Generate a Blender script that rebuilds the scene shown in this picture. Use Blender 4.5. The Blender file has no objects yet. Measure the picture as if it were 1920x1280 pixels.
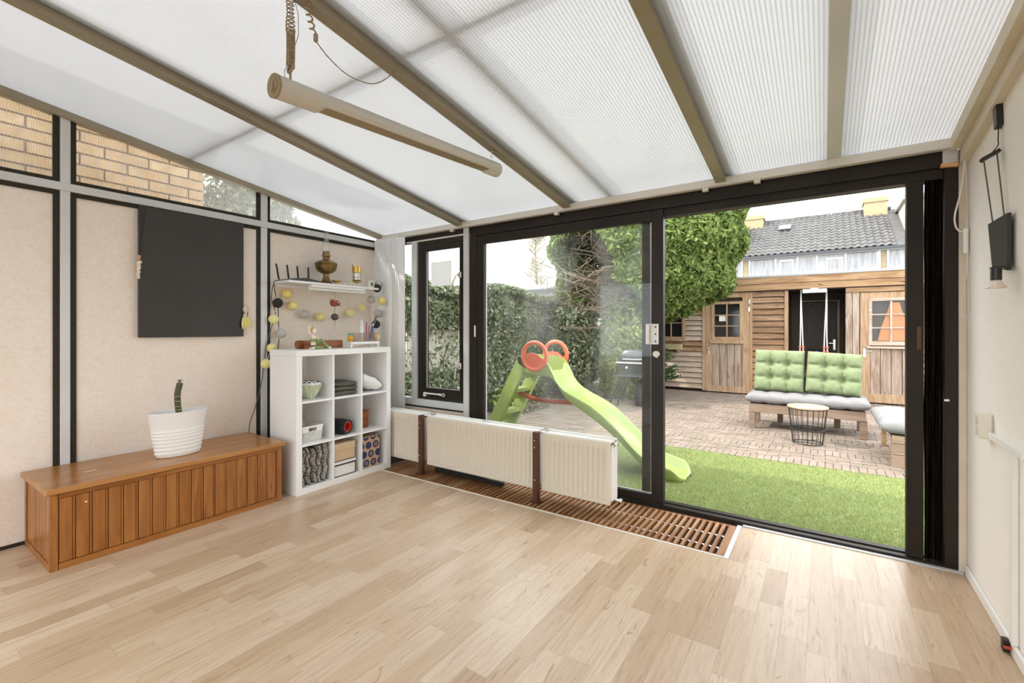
import bpy, bmesh, math, random
import numpy as np
from mathutils import Vector, Matrix
random.seed(7)
rng = np.random.default_rng(7)
S = bpy.context.scene
C = S.collection
PI = math.pi

# ------------------------------------------------------------------ camera
PSI = math.atan(584.0 / 861.0)
cam_data = bpy.data.cameras.new('camera')
cam_data.sensor_width = 36.0
cam_data.lens = 36.0 * 861.0 / 1920.0
cam_data.shift_y = -22.0 / 1920.0
cam_data.clip_start = 0.02
cam_data.clip_end = 300.0
cam = bpy.data.objects.new('camera', cam_data)
cam.location = (0, 0, 1.28)
cam.rotation_euler = (PI / 2, 0, PSI)
C.objects.link(cam)
S.camera = cam

# ------------------------------------------------------------------ sky, sun, exposure
world = bpy.data.worlds.new('sky')
S.world = world
world.use_nodes = True
bgn = world.node_tree.nodes['Background']
bgn.inputs['Color'].default_value = (0.93, 0.96, 1.0, 1)
bgn.inputs['Strength'].default_value = 1.0
sun_data = bpy.data.lights.new('sun', 'SUN')
sun_data.energy = 0.85
sun_data.angle = math.radians(1.2)
sun_data.color = (1.0, 0.93, 0.82)
sun = bpy.data.objects.new('sun', sun_data)
sun.rotation_euler = Vector((1.0, 0.55, -1.0)).to_track_quat('-Z', 'Y').to_euler()
sun.location = (-6, -6, 12)
C.objects.link(sun)
S.view_settings.view_transform = 'Standard'
S.view_settings.look = 'None'
S.view_settings.gamma = 1.0
S.view_settings.use_curve_mapping = False
S.view_settings.exposure = 2.2
try:
    S.cycles.max_bounces = 10
    S.cycles.diffuse_bounces = 5
    S.cycles.glossy_bounces = 3
    S.cycles.transmission_bounces = 6
    S.cycles.transparent_max_bounces = 12
    S.cycles.caustics_reflective = False
    S.cycles.caustics_refractive = False
    S.cycles.sample_clamp_indirect = 6.0
    S.cycles.use_denoising = True
except Exception:
    pass

# ------------------------------------------------------------------ helpers
W = {}          # world position of every parent's origin


class B:
    """collects shapes (in world coordinates) and links them as ONE mesh object"""

    def __init__(self):
        self.bm = bmesh.new()

    def box(self, x0, x1, y0, y1, z0, z1, bev=0.0, rot=None, seg=1):
        c = Vector(((x0 + x1) / 2, (y0 + y1) / 2, (z0 + z1) / 2))
        m = Matrix.Translation(c)
        if rot is not None:
            m = m @ rot.to_4x4()
        m = m @ Matrix.Diagonal((abs(x1 - x0), abs(y1 - y0), abs(z1 - z0), 1))
        r = bmesh.ops.create_cube(self.bm, size=1.0, matrix=m)
        if bev > 0:
            ed = set()
            for v in r['verts']:
                ed.update(v.link_edges)
            bmesh.ops.bevel(self.bm, geom=list(ed), offset=bev, segments=seg, profile=0.5, affect='EDGES')
        return self

    def cyl(self, p0, p1, r0, r1=None, n=12, caps=True):
        p0, p1 = Vector(p0), Vector(p1)
        d = p1 - p0
        m = Matrix.Translation((p0 + p1) / 2) @ d.to_track_quat('Z', 'Y').to_matrix().to_4x4()
        bmesh.ops.create_cone(self.bm, cap_ends=caps, segments=n, radius1=r0,
                              radius2=r0 if r1 is None else r1, depth=d.length, matrix=m)
        return self

    def ell(self, c, r, u=16, v=10, rot=None):
        if not hasattr(r, '__len__'):
            r = (r, r, r)
        m = Matrix.Translation(Vector(c))
        if rot is not None:
            m = m @ rot.to_4x4()
        m = m @ Matrix.Diagonal((r[0], r[1], r[2], 1))
        bmesh.ops.create_uvsphere(self.bm, u_segments=u, v_segments=v, radius=1.0, matrix=m)
        return self

    def tube(self, pts, r, n=8, closed=False, caps=True):
        pts = [Vector(p) for p in pts]
        N = len(pts)
        rings = []
        nrm = None
        for i, p in enumerate(pts):
            if closed:
                t = pts[(i + 1) % N] - pts[i - 1]
            else:
                t = pts[min(i + 1, N - 1)] - pts[max(i - 1, 0)]
            t.normalize()
            if nrm is None:
                a = Vector((0, 0, 1)) if abs(t.z) < 0.9 else Vector((1, 0, 0))
                nrm = (a - t * a.dot(t)).normalized()
            else:
                nrm = (nrm - t * nrm.dot(t)).normalized()
            b = t.cross(nrm)
            rr = r[i] if hasattr(r, '__len__') else r
            rings.append([self.bm.verts.new(p + (nrm * math.cos(2 * PI * k / n) + b * math.sin(2 * PI * k / n)) * rr)
                          for k in range(n)])
        for i in range(N if closed else N - 1):
            A, Bq = rings[i], rings[(i + 1) % N]
            for k in range(n):
                self.bm.faces.new((A[k], A[(k + 1) % n], Bq[(k + 1) % n], Bq[k]))
        if not closed and caps:
            self.bm.faces.new(rings[0][::-1])
            self.bm.faces.new(rings[-1])
        return self

    def lathe(self, prof, c, n=24, sx=1.0, sy=1.0, cap0=True, cap1=True):
        c = Vector(c)
        rings = []
        for (r, z) in prof:
            rings.append([self.bm.verts.new(c + Vector((r * sx * math.cos(2 * PI * k / n), r * sy * math.sin(2 * PI * k / n), z)))
                          for k in range(n)])
        for i in range(len(rings) - 1):
            A, Bq = rings[i], rings[i + 1]
            for k in range(n):
                self.bm.faces.new((A[k], A[(k + 1) % n], Bq[(k + 1) % n], Bq[k]))
        if cap0:
            self.bm.faces.new(rings[0][::-1])
        if cap1:
            self.bm.faces.new(rings[-1])
        return self

    def prism(self, poly, axis, a0, a1):
        """extrude a polygon along an axis; poly holds the two other coordinates in order"""
        def P(p, a):
            if axis == 'x':
                return Vector((a, p[0], p[1]))
            if axis == 'y':
                return Vector((p[0], a, p[1]))
            return Vector((p[0], p[1], a))
        A = [self.bm.verts.new(P(p, a0)) for p in poly]
        Bq = [self.bm.verts.new(P(p, a1)) for p in poly]
        n = len(poly)
        self.bm.faces.new(A)
        self.bm.faces.new(Bq[::-1])
        for k in range(n):
            self.bm.faces.new((A[k], Bq[k], Bq[(k + 1) % n], A[(k + 1) % n]))
        return self

    def grid(self, P, closed_v=False):
        """P[i][j] points -> quads"""
        V = [[self.bm.verts.new(Vector(p)) for p in row] for row in P]
        for i in range(len(V) - 1):
            m = len(V[i])
            for j in range(m if closed_v else m - 1):
                self.bm.faces.new((V[i][j], V[i][(j + 1) % m], V[i + 1][(j + 1) % m], V[i + 1][j]))
        return V

    def obj(self, name, mat, parent=None, smooth=False, flip=True, ang=38, loc=None):
        if flip:
            bmesh.ops.recalc_face_normals(self.bm, faces=self.bm.faces[:])
        me = bpy.data.meshes.new(name)
        self.bm.to_mesh(me)
        self.bm.free()
        return finish(name, me, mat, parent, smooth, ang, loc)


def finish(name, me, mat, parent=None, smooth=False, ang=38, loc=None):
    if isinstance(mat, (list, tuple)):
        for m in mat:
            me.materials.append(m)
    elif mat is not None:
        me.materials.append(mat)
    if smooth:
        me.polygons.foreach_set('use_smooth', [True] * len(me.polygons))
        me.set_sharp_from_angle(angle=math.radians(ang))
    o = bpy.data.objects.new(name, me)
    C.objects.link(o)
    if parent is not None:
        o.parent = parent
        base = W[parent]
        me.transform(Matrix.Translation(-base))
        W[o] = base
    else:
        if loc is None:
            co = np.empty(len(me.vertices) * 3)
            me.vertices.foreach_get('co', co)
            co = co.reshape(-1, 3)
            lo, hi = co.min(0), co.max(0)
            loc = ((lo[0] + hi[0]) / 2, (lo[1] + hi[1]) / 2, lo[2])
        loc = Vector(loc)
        me.transform(Matrix.Translation(-loc))
        o.location = loc
        W[o] = loc
    return o


def pyobj(name, verts, faces, mat, parent=None, smooth=False, loc=None):
    me = bpy.data.meshes.new(name)
    me.from_pydata(verts, [], faces)
    return finish(name, me, mat, parent, smooth, 38, loc)


def quads_obj(name, V, mat, parent=None):
    """V: numpy (n, 4, 3) quads"""
    n = V.shape[0]
    me = bpy.data.meshes.new(name)
    me.vertices.add(n * 4)
    me.vertices.foreach_set('co', V.reshape(-1).astype(np.float32))
    me.loops.add(n * 4)
    me.loops.foreach_set('vertex_index', np.arange(n * 4, dtype=np.int32))
    me.polygons.add(n)
    me.polygons.foreach_set('loop_start', np.arange(0, n * 4, 4, dtype=np.int32))
    me.update(calc_edges=True)
    me.validate()
    return finish(name, me, mat, parent)


def tag(o, label=None, cat=None, group=None, kind=None):
    if label:
        o['label'] = label
    if cat:
        o['category'] = cat
    if group:
        o['group'] = group
    if kind:
        o['kind'] = kind
    return o


def thing(name, label, cat, loc=(0, 0, 0), group=None, kind=None):
    o = bpy.data.objects.new(name, None)
    o.empty_display_size = 0.1
    C.objects.link(o)
    o.location = loc
    W[o] = Vector(loc)
    return tag(o, label, cat, group, kind)


def box(name, mat, parent, x0, x1, y0, y1, z0, z1, bev=0.0):
    return B().box(x0, x1, y0, y1, z0, z1, bev).obj(name, mat, parent)


def piece(name, me, parent, loc, scale=(1, 1, 1), rot=(0, 0, 0)):
    """a repeat of a piece: shares mesh data"""
    o = bpy.data.objects.new(name, me)
    C.objects.link(o)
    o.parent = parent
    o.location = Vector(loc) - W[parent]
    o.scale = scale
    o.rotation_euler = rot
    return o


def unit_box(name, mat, bev=0.0, dims=(1, 1, 1)):
    bm = bmesh.new()
    bmesh.ops.create_cube(bm, size=1.0, matrix=Matrix.Diagonal((dims[0], dims[1], dims[2], 1)))
    if bev:
        bmesh.ops.bevel(bm, geom=bm.edges[:], offset=bev, segments=1, affect='EDGES')
    me = bpy.data.meshes.new(name)
    bm.to_mesh(me)
    bm.free()
    me.materials.append(mat)
    return me


def lerp(a, b, t):
    return a + (b - a) * t


def spline(pts, n):
    """Catmull-Rom through pts"""
    pts = [Vector(p) for p in pts]
    P = [pts[0] * 2 - pts[1]] + pts + [pts[-1] * 2 - pts[-2]]
    out = []
    for i in range(1, len(P) - 2):
        for k in range(n):
            t = k / n
            a, b, c, d = P[i - 1], P[i], P[i + 1], P[i + 2]
            out.append(0.5 * ((2 * b) + (c - a) * t + (2 * a - 5 * b + 4 * c - d) * t * t + (3 * b - a - 3 * c + d) * t ** 3))
    out.append(pts[-1])
    return out


# ------------------------------------------------------------------ materials
MATS = {}


def mk(name):
    m = bpy.data.materials.new(name)
    m.use_nodes = True
    nt = m.node_tree
    return m, nt, nt.nodes['Principled BSDF']


def node(nt, typ, **kw):
    n = nt.nodes.new(typ)
    for k, v in kw.items():
        setattr(n, k, v)
    return n


def c4(c):
    return (c[0], c[1], c[2], 1.0)


def coords(nt, space='world', scale=(1, 1, 1), rnd=0.0):
    if space == 'world':
        g = node(nt, 'ShaderNodeNewGeometry')
        src = g.outputs['Position']
    else:
        g = node(nt, 'ShaderNodeTexCoord')
        src = g.outputs['Object']
    mp = node(nt, 'ShaderNodeMapping')
    mp.inputs['Scale'].default_value = scale
    nt.links.new(src, mp.inputs['Vector'])
    if rnd:
        rv = random_value(nt)
        mu = node(nt, 'ShaderNodeMath', operation='MULTIPLY')
        mu.inputs[1].default_value = rnd
        nt.links.new(rv, mu.inputs[0])
        nt.links.new(mu.outputs[0], mp.inputs['Location'])
    return mp.outputs['Vector']


def random_value(nt):
    oi = node(nt, 'ShaderNodeObjectInfo')
    ge = node(nt, 'ShaderNodeNewGeometry')
    ad = node(nt, 'ShaderNodeMath', operation='ADD')
    fr = node(nt, 'ShaderNodeMath', operation='FRACT')
    nt.links.new(oi.outputs['Random'], ad.inputs[0])
    nt.links.new(ge.outputs['Random Per Island'], ad.inputs[1])
    nt.links.new(ad.outputs[0], fr.inputs[0])
    return fr.outputs[0]


def ramp(nt, fac, stops, interp='LINEAR'):
    r = node(nt, 'ShaderNodeValToRGB')
    r.color_ramp.interpolation = interp
    el = r.color_ramp.elements
    while len(el) < len(stops):
        el.new(0.5)
    for e, (p, c) in zip(el, stops):
        e.position = p
        e.color = c4(c) if len(c) == 3 else c
    nt.links.new(fac, r.inputs['Fac'])
    return r.outputs['Color']


def noise(nt, vec, scale, detail=3.0, rough=0.55, dist=0.0):
    n = node(nt, 'ShaderNodeTexNoise')
    n.inputs['Scale'].default_value = scale
    n.inputs['Detail'].default_value = detail
    n.inputs['Roughness'].default_value = rough
    n.inputs['Distortion'].default_value = dist
    nt.links.new(vec, n.inputs['Vector'])
    return n.outputs['Fac']


def mixc(nt, fac, a, b, blend='MIX'):
    m = node(nt, 'ShaderNodeMix', data_type='RGBA', blend_type=blend)
    for i, v in ((0, fac), (6, a), (7, b)):
        if hasattr(v, 'is_linked'):
            nt.links.new(v, m.inputs[i])
        elif i == 0:
            m.inputs[0].default_value = v
        else:
            m.inputs[i].default_value = c4(v)
    return m.outputs[2]


def bump(nt, bs, h, strength=0.3, dist=0.01):
    b = node(nt, 'ShaderNodeBump')
    b.inputs['Strength'].default_value = strength
    b.inputs['Distance'].default_value = dist
    nt.links.new(h, b.inputs['Height'])
    nt.links.new(b.outputs['Normal'], bs.inputs['Normal'])


def plain(name, col, rough=0.5, metal=0.0, spec=0.5, var=None, scale=8.0, stretch=(1, 1, 1), bmp=0.0, bdist=0.005,
          rnd=None, rndpos=0.0, space='world', lo=0.35, hi=0.65, detail=3.0, coat=0.0):
    """principled material; var = second colour mixed by noise, rnd = colour a single piece may lean to"""
    m, nt, bs = mk(name)
    bs.inputs['Roughness'].default_value = rough
    bs.inputs['Metallic'].default_value = metal
    bs.inputs['Specular IOR Level'].default_value = spec
    bs.inputs['Coat Weight'].default_value = coat
    bs.inputs['Base Color'].default_value = c4(col)
    base = None
    if rnd is not None:
        base = mixc(nt, random_value(nt), col, rnd)
    if var is not None or bmp:
        v = coords(nt, space, stretch, rndpos)
        f = noise(nt, v, scale, detail)
        if var is not None:
            fr = ramp(nt, f, [(lo, (0, 0, 0)), (hi, (1, 1, 1))])
            base = mixc(nt, fr, base if base is not None else col, var)
        if bmp:
            bump(nt, bs, f, bmp, bdist)
    if base is not None:
        nt.links.new(base, bs.inputs['Base Color'])
    MATS[name] = m
    return m


def grazing(nt, base, gain):
    """reflectance that rises towards grazing angles, the same on both faces of a thin pane"""
    lw = node(nt, 'ShaderNodeLayerWeight')
    pw = node(nt, 'ShaderNodeMath', operation='POWER')
    pw.inputs[1].default_value = 4.5
    nt.links.new(lw.outputs['Facing'], pw.inputs[0])
    mu = node(nt, 'ShaderNodeMath', operation='MULTIPLY_ADD')
    mu.inputs[1].default_value = gain
    mu.inputs[2].default_value = base
    nt.links.new(pw.outputs[0], mu.inputs[0])
    return mu


def emit_free_glass(name, tint=(1, 1, 1), refl=0.06, rough=0.0, haze=0.0):
    """thin clear pane: passes light, mirrors a little"""
    m, nt, bs = mk(name)
    out = nt.nodes['Material Output']
    tr = node(nt, 'ShaderNodeBsdfTransparent')
    tr.inputs['Color'].default_value = c4(tint)
    gl = node(nt, 'ShaderNodeBsdfGlossy')
    gl.inputs['Roughness'].default_value = rough
    mu = grazing(nt, refl * 0.35, 0.8)
    mx = node(nt, 'ShaderNodeMixShader')
    nt.links.new(mu.outputs[0], mx.inputs[0])
    nt.links.new(tr.outputs[0], mx.inputs[1])
    nt.links.new(gl.outputs[0], mx.inputs[2])
    last = mx.outputs[0]
    if haze:
        df = node(nt, 'ShaderNodeBsdfTranslucent')
        df.inputs['Color'].default_value = (0.9, 0.93, 0.9, 1)
        d2 = node(nt, 'ShaderNodeBsdfDiffuse')
        d2.inputs['Color'].default_value = (0.8, 0.82, 0.8, 1)
        m0 = node(nt, 'ShaderNodeMixShader')
        m0.inputs[0].default_value = 0.4
        nt.links.new(df.outputs[0], m0.inputs[1])
        nt.links.new(d2.outputs[0], m0.inputs[2])
        v = coords(nt, 'world', (1.2, 1, 0.5))
        f = noise(nt, v, 2.5, 4)
        fr2 = ramp(nt, f, [(0.4, (0, 0, 0)), (0.75, (haze, haze, haze))])
        m2 = node(nt, 'ShaderNodeMixShader')
        nt.links.new(fr2, m2.inputs[0])
        nt.links.new(last, m2.inputs[1])
        nt.links.new(m0.outputs[0], m2.inputs[2])
        last = m2.outputs[0]
    nt.links.new(last, out.inputs['Surface'])
    MATS[name] = m
    return m


def roof_sheet_material():
    """milky multiwall polycarbonate, webs running down the slope (along y)"""
    m, nt, bs = mk('multiwall_sheet')
    out = nt.nodes['Material Output']
    v = coords(nt, 'world', (1, 1, 1))
    sx = node(nt, 'ShaderNodeSeparateXYZ')
    nt.links.new(v, sx.inputs[0])
    mu = node(nt, 'ShaderNodeMath', operation='MULTIPLY')
    mu.inputs[1].default_value = 1 / 0.0165
    nt.links.new(sx.outputs[0], mu.inputs[0])
    fr = node(nt, 'ShaderNodeMath', operation='FRACT')
    nt.links.new(mu.outputs[0], fr.inputs[0])
    web = ramp(nt, fr.outputs[0], [(0.0, (0.165, 0.168, 0.172)), (0.16, (0.17, 0.174, 0.178)), (0.36, (0.255, 0.26, 0.265)), (0.86, (0.26, 0.265, 0.27)), (1.0, (0.165, 0.168, 0.172))])
    dirt = ramp(nt, noise(nt, coords(nt, 'world', (1, 0.4, 1)), 1.6, 4), [(0.3, (0.93, 0.93, 0.92)), (0.7, (1, 1, 1))])
    col = mixc(nt, 1.0, web, dirt, 'MULTIPLY')
    tl = node(nt, 'ShaderNodeBsdfTranslucent')
    nt.links.new(col, tl.inputs['Color'])
    df = node(nt, 'ShaderNodeBsdfDiffuse')
    df.inputs['Color'].default_value = (0.86, 0.90, 0.95, 1)
    m1 = node(nt, 'ShaderNodeMixShader')
    m1.inputs[0].default_value = 0.45
    nt.links.new(tl.outputs[0], m1.inputs[1])
    nt.links.new(df.outputs[0], m1.inputs[2])
    gl = node(nt, 'ShaderNodeBsdfGlossy')
    gl.inputs['Roughness'].default_value = 0.18
    fz = grazing(nt, 0.02, 0.5)
    m2 = node(nt, 'ShaderNodeMixShader')
    nt.links.new(fz.outputs[0], m2.inputs[0])
    nt.links.new(m1.outputs[0], m2.inputs[1])
    nt.links.new(gl.outputs[0], m2.inputs[2])
    nt.links.new(m2.outputs[0], out.inputs['Surface'])
    return m


def ribbed_pane_material():
    """clear ribbed pane of the clerestory: ribs upright (along z), stripes across y"""
    m, nt, bs = mk('ribbed_pane')
    out = nt.nodes['Material Output']
    v = coords(nt, 'world', (1, 1, 1))
    sx = node(nt, 'ShaderNodeSeparateXYZ')
    nt.links.new(v, sx.inputs[0])
    mu = node(nt, 'ShaderNodeMath', operation='MULTIPLY')
    mu.inputs[1].default_value = 1 / 0.0125
    nt.links.new(sx.outputs[1], mu.inputs[0])
    fr = node(nt, 'ShaderNodeMath', operation='FRACT')
    nt.links.new(mu.outputs[0], fr.inputs[0])
    web = ramp(nt, fr.outputs[0], [(0.0, (0.45, 0.45, 0.45)), (0.2, (0.40, 0.40, 0.40)), (0.34, (0.14, 0.14, 0.14)), (0.9, (0.12, 0.12, 0.12)), (1.0, (0.45, 0.45, 0.45))])
    tr = node(nt, 'ShaderNodeBsdfTransparent')
    tr.inputs['Color'].default_value = (0.95, 0.95, 0.94, 1)
    tl = node(nt, 'ShaderNodeBsdfTranslucent')
    tl.inputs['Color'].default_value = (0.75, 0.75, 0.73, 1)
    m1 = node(nt, 'ShaderNodeMixShader')
    nt.links.new(web, m1.inputs[0])
    nt.links.new(tr.outputs[0], m1.inputs[1])
    nt.links.new(tl.outputs[0], m1.inputs[2])
    gl = node(nt, 'ShaderNodeBsdfGlossy')
    gl.inputs['Roughness'].default_value = 0.1
    m2 = node(nt, 'ShaderNodeMixShader')
    m2.inputs[0].default_value = 0.06
    nt.links.new(m1.outputs[0], m2.inputs[1])
    nt.links.new(gl.outputs[0], m2.inputs[2])
    nt.links.new(m2.outputs[0], out.inputs['Surface'])
    return m


def laminate_material():
    m, nt, bs = mk('oak_laminate')
    rv = random_value(nt)
    tone = ramp(nt, rv, [(0.0, (0.52, 0.375, 0.245)), (0.3, (0.595, 0.455, 0.315)), (0.55, (0.645, 0.51, 0.38)), (0.8, (0.565, 0.415, 0.28)), (1.0, (0.475, 0.335, 0.215))])
    v = coords(nt, 'world', (22, 1.3, 1), 40.0)
    g = noise(nt, v, 3.0, 6, 0.65, 0.8)
    grain = ramp(nt, g, [(0.32, (0.80, 0.75, 0.69)), (0.5, (0.97, 0.96, 0.95)), (0.7, (1.06, 1.06, 1.06))])
    col = mixc(nt, 1.0, tone, grain, 'MULTIPLY')
    v2 = coords(nt, 'world', (13, 3.2, 1), 25.0)
    k = noise(nt, v2, 1.7, 2, 0.5, 1.5)
    knot = ramp(nt, k, [(0.25, (0.8, 0.8, 0.8)), (0.36, (0, 0, 0))])
    col = mixc(nt, knot, col, (0.36, 0.22, 0.12))
    nt.links.new(col, bs.inputs['Base Color'])
    bs.inputs['Roughness'].default_value = 0.32
    bs.inputs['Specular IOR Level'].default_value = 0.5
    bump(nt, bs, g, 0.05, 0.002)
    return m


def wood_material(name, c1, c2, c3, along, rough=0.5, freq=14, knots=0.0, spec=0.4, rnd=0.6, bmp=0.12):
    """timber with grain along one axis; every piece takes its own tone"""
    m, nt, bs = mk(name)
    st = {'x': (0.9, freq, freq), 'y': (freq, 0.9, freq), 'z': (freq, freq, 0.9)}[along]
    rv = random_value(nt)
    tone = mixc(nt, ramp(nt, rv, [(0, (0, 0, 0)), (1, (rnd, rnd, rnd))]), c1, c2)
    v = coords(nt, 'world', st, 13.0)
    g = noise(nt, v, 1.6, 5, 0.6, 1.2)
    gr = ramp(nt, g, [(0.36, (1, 1, 1)), (0.6, (0, 0, 0))])
    col = mixc(nt, gr, tone, c3)
    if knots:
        st2 = {'x': (2.5, 8, 8), 'y': (8, 2.5, 8), 'z': (8, 8, 2.5)}[along]
        k = noise(nt, coords(nt, 'world', st2, 9.0), 1.3, 1, 0.5, 0.5)
        kn = ramp(nt, k, [(0.22, (knots, knots, knots)), (0.3, (0, 0, 0))])
        col = mixc(nt, kn, col, (c3[0] * 0.45, c3[1] * 0.4, c3[2] * 0.4))
    nt.links.new(col, bs.inputs['Base Color'])
    bs.inputs['Roughness'].default_value = rough
    bs.inputs['Specular IOR Level'].default_value = spec
    if bmp:
        bump(nt, bs, g, bmp, 0.004)
    return m


def fibre_panel_material(name, c1, c2, c3):
    m, nt, bs = mk(name)
    v = coords(nt, 'world', (1, 1, 1.6))
    n1 = noise(nt, v, 9.0, 5, 0.6, 2.5)
    line = ramp(nt, n1, [(0.465, (0, 0, 0)), (0.495, (1, 1, 1)), (0.505, (1, 1, 1)), (0.535, (0, 0, 0))])
    n2 = noise(nt, coords(nt, 'world', (1, 1, 1)), 2.2, 3)
    blot = ramp(nt, n2, [(0.35, (0, 0, 0)), (0.7, (1, 1, 1))])
    col = mixc(nt, blot, c1, c2)
    sc = mixc(nt, 0.42, (0, 0, 0), line)
    col = mixc(nt, sc, col, c3)
    nt.links.new(col, bs.inputs['Base Color'])
    bs.inputs['Roughness'].default_value = 0.7
    bump(nt, bs, n1, 0.12, 0.003)
    return m


def dots_material():
    """kraft card printed with blue discs"""
    m, nt, bs = mk('dotted_card')
    v = coords(nt, 'world', (1, 1, 1))
    mp = node(nt, 'ShaderNodeMapping')
    mp.inputs['Location'].default_value = (0, -2.62, -0.05)
    nt.links.new(v, mp.inputs['Vector'])
    sx = node(nt, 'ShaderNodeSeparateXYZ')
    nt.links.new(mp.outputs[0], sx.inputs[0])
    # staggered rows of discs in the y-z plane
    def M(op, a, b=None):
        n = node(nt, 'ShaderNodeMath', operation=op)
        for i, q in enumerate((a, b)):
            if q is None:
                continue
            if hasattr(q, 'is_linked'):
                nt.links.new(q, n.inputs[i])
            else:
                n.inputs[i].default_value = q
        return n.outputs[0]
    ya = M('ADD', sx.outputs[1], sx.outputs[0])
    r = M('DIVIDE', sx.outputs[2], 0.078)
    row = M('FLOOR', r)
    fy = M('SUBTRACT', M('SUBTRACT', r, row), 0.5)
    cx = M('ADD', M('DIVIDE', sx.outputs[1], 0.078), M('MULTIPLY', row, 0.35))
    fx = M('SUBTRACT', M('FRACT', cx), 0.5)
    d = M('SQRT', M('ADD', M('MULTIPLY', fx, fx), M('MULTIPLY', fy, fy)))
    disc = ramp(nt, d, [(0.0, (1, 1, 1)), (0.41, (1, 1, 1)), (0.43, (0, 0, 0))])
    cell = node(nt, 'ShaderNodeTexWhiteNoise', noise_dimensions='2D')
    cb = node(nt, 'ShaderNodeCombineXYZ')
    nt.links.new(M('FLOOR', cx), cb.inputs[0])
    nt.links.new(row, cb.inputs[1])
    nt.links.new(cb.outputs[0], cell.inputs['Vector'])
    ring_on = M('GREATER_THAN', cell.outputs['Value'], 0.6)
    ring = ramp(nt, d, [(0.10, (0, 0, 0)), (0.12, (1, 1, 1)), (0.19, (1, 1, 1)), (0.21, (0, 0, 0))])
    blue = mixc(nt, mixc(nt, 1.0, ring, mixc(nt, ring_on, (0, 0, 0), (1, 1, 1)), 'MULTIPLY'), (0.03, 0.045, 0.16), (0.5, 0.36, 0.22))
    col = mixc(nt, disc, (0.56, 0.38, 0.22), blue)
    nt.links.new(col, bs.inputs['Base Color'])
    bs.inputs['Roughness'].default_value = 0.6
    return m


def brick_print_material(name, c1, c2, mortar, scale):
    m, nt, bs = mk(name)
    tc = node(nt, 'ShaderNodeNewGeometry')
    sx = node(nt, 'ShaderNodeSeparateXYZ')
    nt.links.new(tc.outputs['Position'], sx.inputs[0])
    ad = node(nt, 'ShaderNodeMath', operation='ADD')
    nt.links.new(sx.outputs[0], ad.inputs[0])
    nt.links.new(sx.outputs[1], ad.inputs[1])
    cb = node(nt, 'ShaderNodeCombineXYZ')
    nt.links.new(ad.outputs[0], cb.inputs[0])
    nt.links.new(sx.outputs[2], cb.inputs[1])
    b = node(nt, 'ShaderNodeTexBrick')
    b.inputs['Color1'].default_value = c4(c1)
    b.inputs['Color2'].default_value = c4(c2)
    b.inputs['Mortar'].default_value = c4(mortar)
    b.inputs['Scale'].default_value = scale
    b.inputs['Mortar Size'].default_value = 0.012
    b.inputs['Brick Width'].default_value = 0.44
    b.inputs['Row Height'].default_value = 0.15
    nt.links.new(cb.outputs[0], b.inputs['Vector'])
    nt.links.new(b.outputs['Color'], bs.inputs['Base Color'])
    bs.inputs['Roughness'].default_value = 0.85
    return m


def leaf_material(name, c1, c2, c3=None, rough=0.45, thru=0.3):
    m, nt, bs = mk(name)
    out = nt.nodes['Material Output']
    ge = node(nt, 'ShaderNodeNewGeometry')
    st = [(0, c1), (1, c2)] if c3 is None else [(0, c1), (0.7, c2), (1, c3)]
    col = ramp(nt, ge.outputs['Random Per Island'], st)
    nt.links.new(col, bs.inputs['Base Color'])
    bs.inputs['Roughness'].default_value = rough
    bs.inputs['Specular IOR Level'].default_value = 0.3
    tl = node(nt, 'ShaderNodeBsdfTranslucent')
    nt.links.new(col, tl.inputs['Color'])
    mx = node(nt, 'ShaderNodeMixShader')
    mx.inputs[0].default_value = thru
    nt.links.new(bs.outputs[0], mx.inputs[1])
    nt.links.new(tl.outputs[0], mx.inputs[2])
    nt.links.new(mx.outputs[0], out.inputs['Surface'])
    return m


M = {}
M['sheet'] = roof_sheet_material()
M['ribbed'] = ribbed_pane_material()
M['laminate'] = laminate_material()
M['panel'] = fibre_panel_material('fibre_panel', (0.83, 0.73, 0.635), (0.85, 0.765, 0.69), (0.73, 0.55, 0.42))
M['plaster'] = fibre_panel_material('cream_wallpaper', (0.88, 0.82, 0.76), (0.90, 0.85, 0.80), (0.83, 0.74, 0.66))
M['alu'] = plain('aluminium_post', (0.66, 0.665, 0.67), 0.45, 0.05, var=(0.60, 0.605, 0.61), scale=3)
M['alu_cream'] = plain('cream_aluminium', (0.72, 0.69, 0.63), 0.42, 0.1)
M['rafter'] = plain('tan_aluminium_bar', (0.36, 0.31, 0.225), 0.4, 0.2, var=(0.31, 0.265, 0.19), scale=2)
M['darkstrip'] = plain('dark_olive_strip', (0.026, 0.022, 0.015), 0.55, spec=0.3)
M['brown'] = plain('dark_brown_frame', (0.014, 0.009, 0.0055), 0.45, spec=0.3, var=(0.020, 0.013, 0.008), scale=5)
M['black'] = plain('black_gap', (0.006, 0.006, 0.006), 0.5)
M['creampost'] = plain('cream_paint', (0.72, 0.64, 0.52), 0.6, var=(0.64, 0.56, 0.44), scale=2.5)
M['white'] = plain('white_lacquer', (0.86, 0.855, 0.85), 0.35)
M['whitetrim'] = plain('white_trim', (0.84, 0.82, 0.78), 0.4)
M['ivory'] = plain('ivory_enamel', (0.72, 0.65, 0.54), 0.38)
M['glass'] = emit_free_glass('clear_pane', (0.97, 0.985, 0.975), 0.06)
M['doorglass'] = emit_free_glass('reflection_haze_pane', (0.97, 0.985, 0.975), 0.06, haze=0.13)  # pale haze in the shader stands in for reflections on the glass
M['bench'] = wood_material('honey_pine', (0.35, 0.13, 0.028), (0.42, 0.175, 0.047), (0.24, 0.08, 0.015), 'z', 0.32, 10, 0.8, 0.5)
M['benchlid'] = wood_material('honey_pine_lid', (0.41, 0.18, 0.052), (0.49, 0.235, 0.078), (0.32, 0.13, 0.034), 'y', 0.25, 10, 0.5, 0.5, bmp=0.04)
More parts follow.
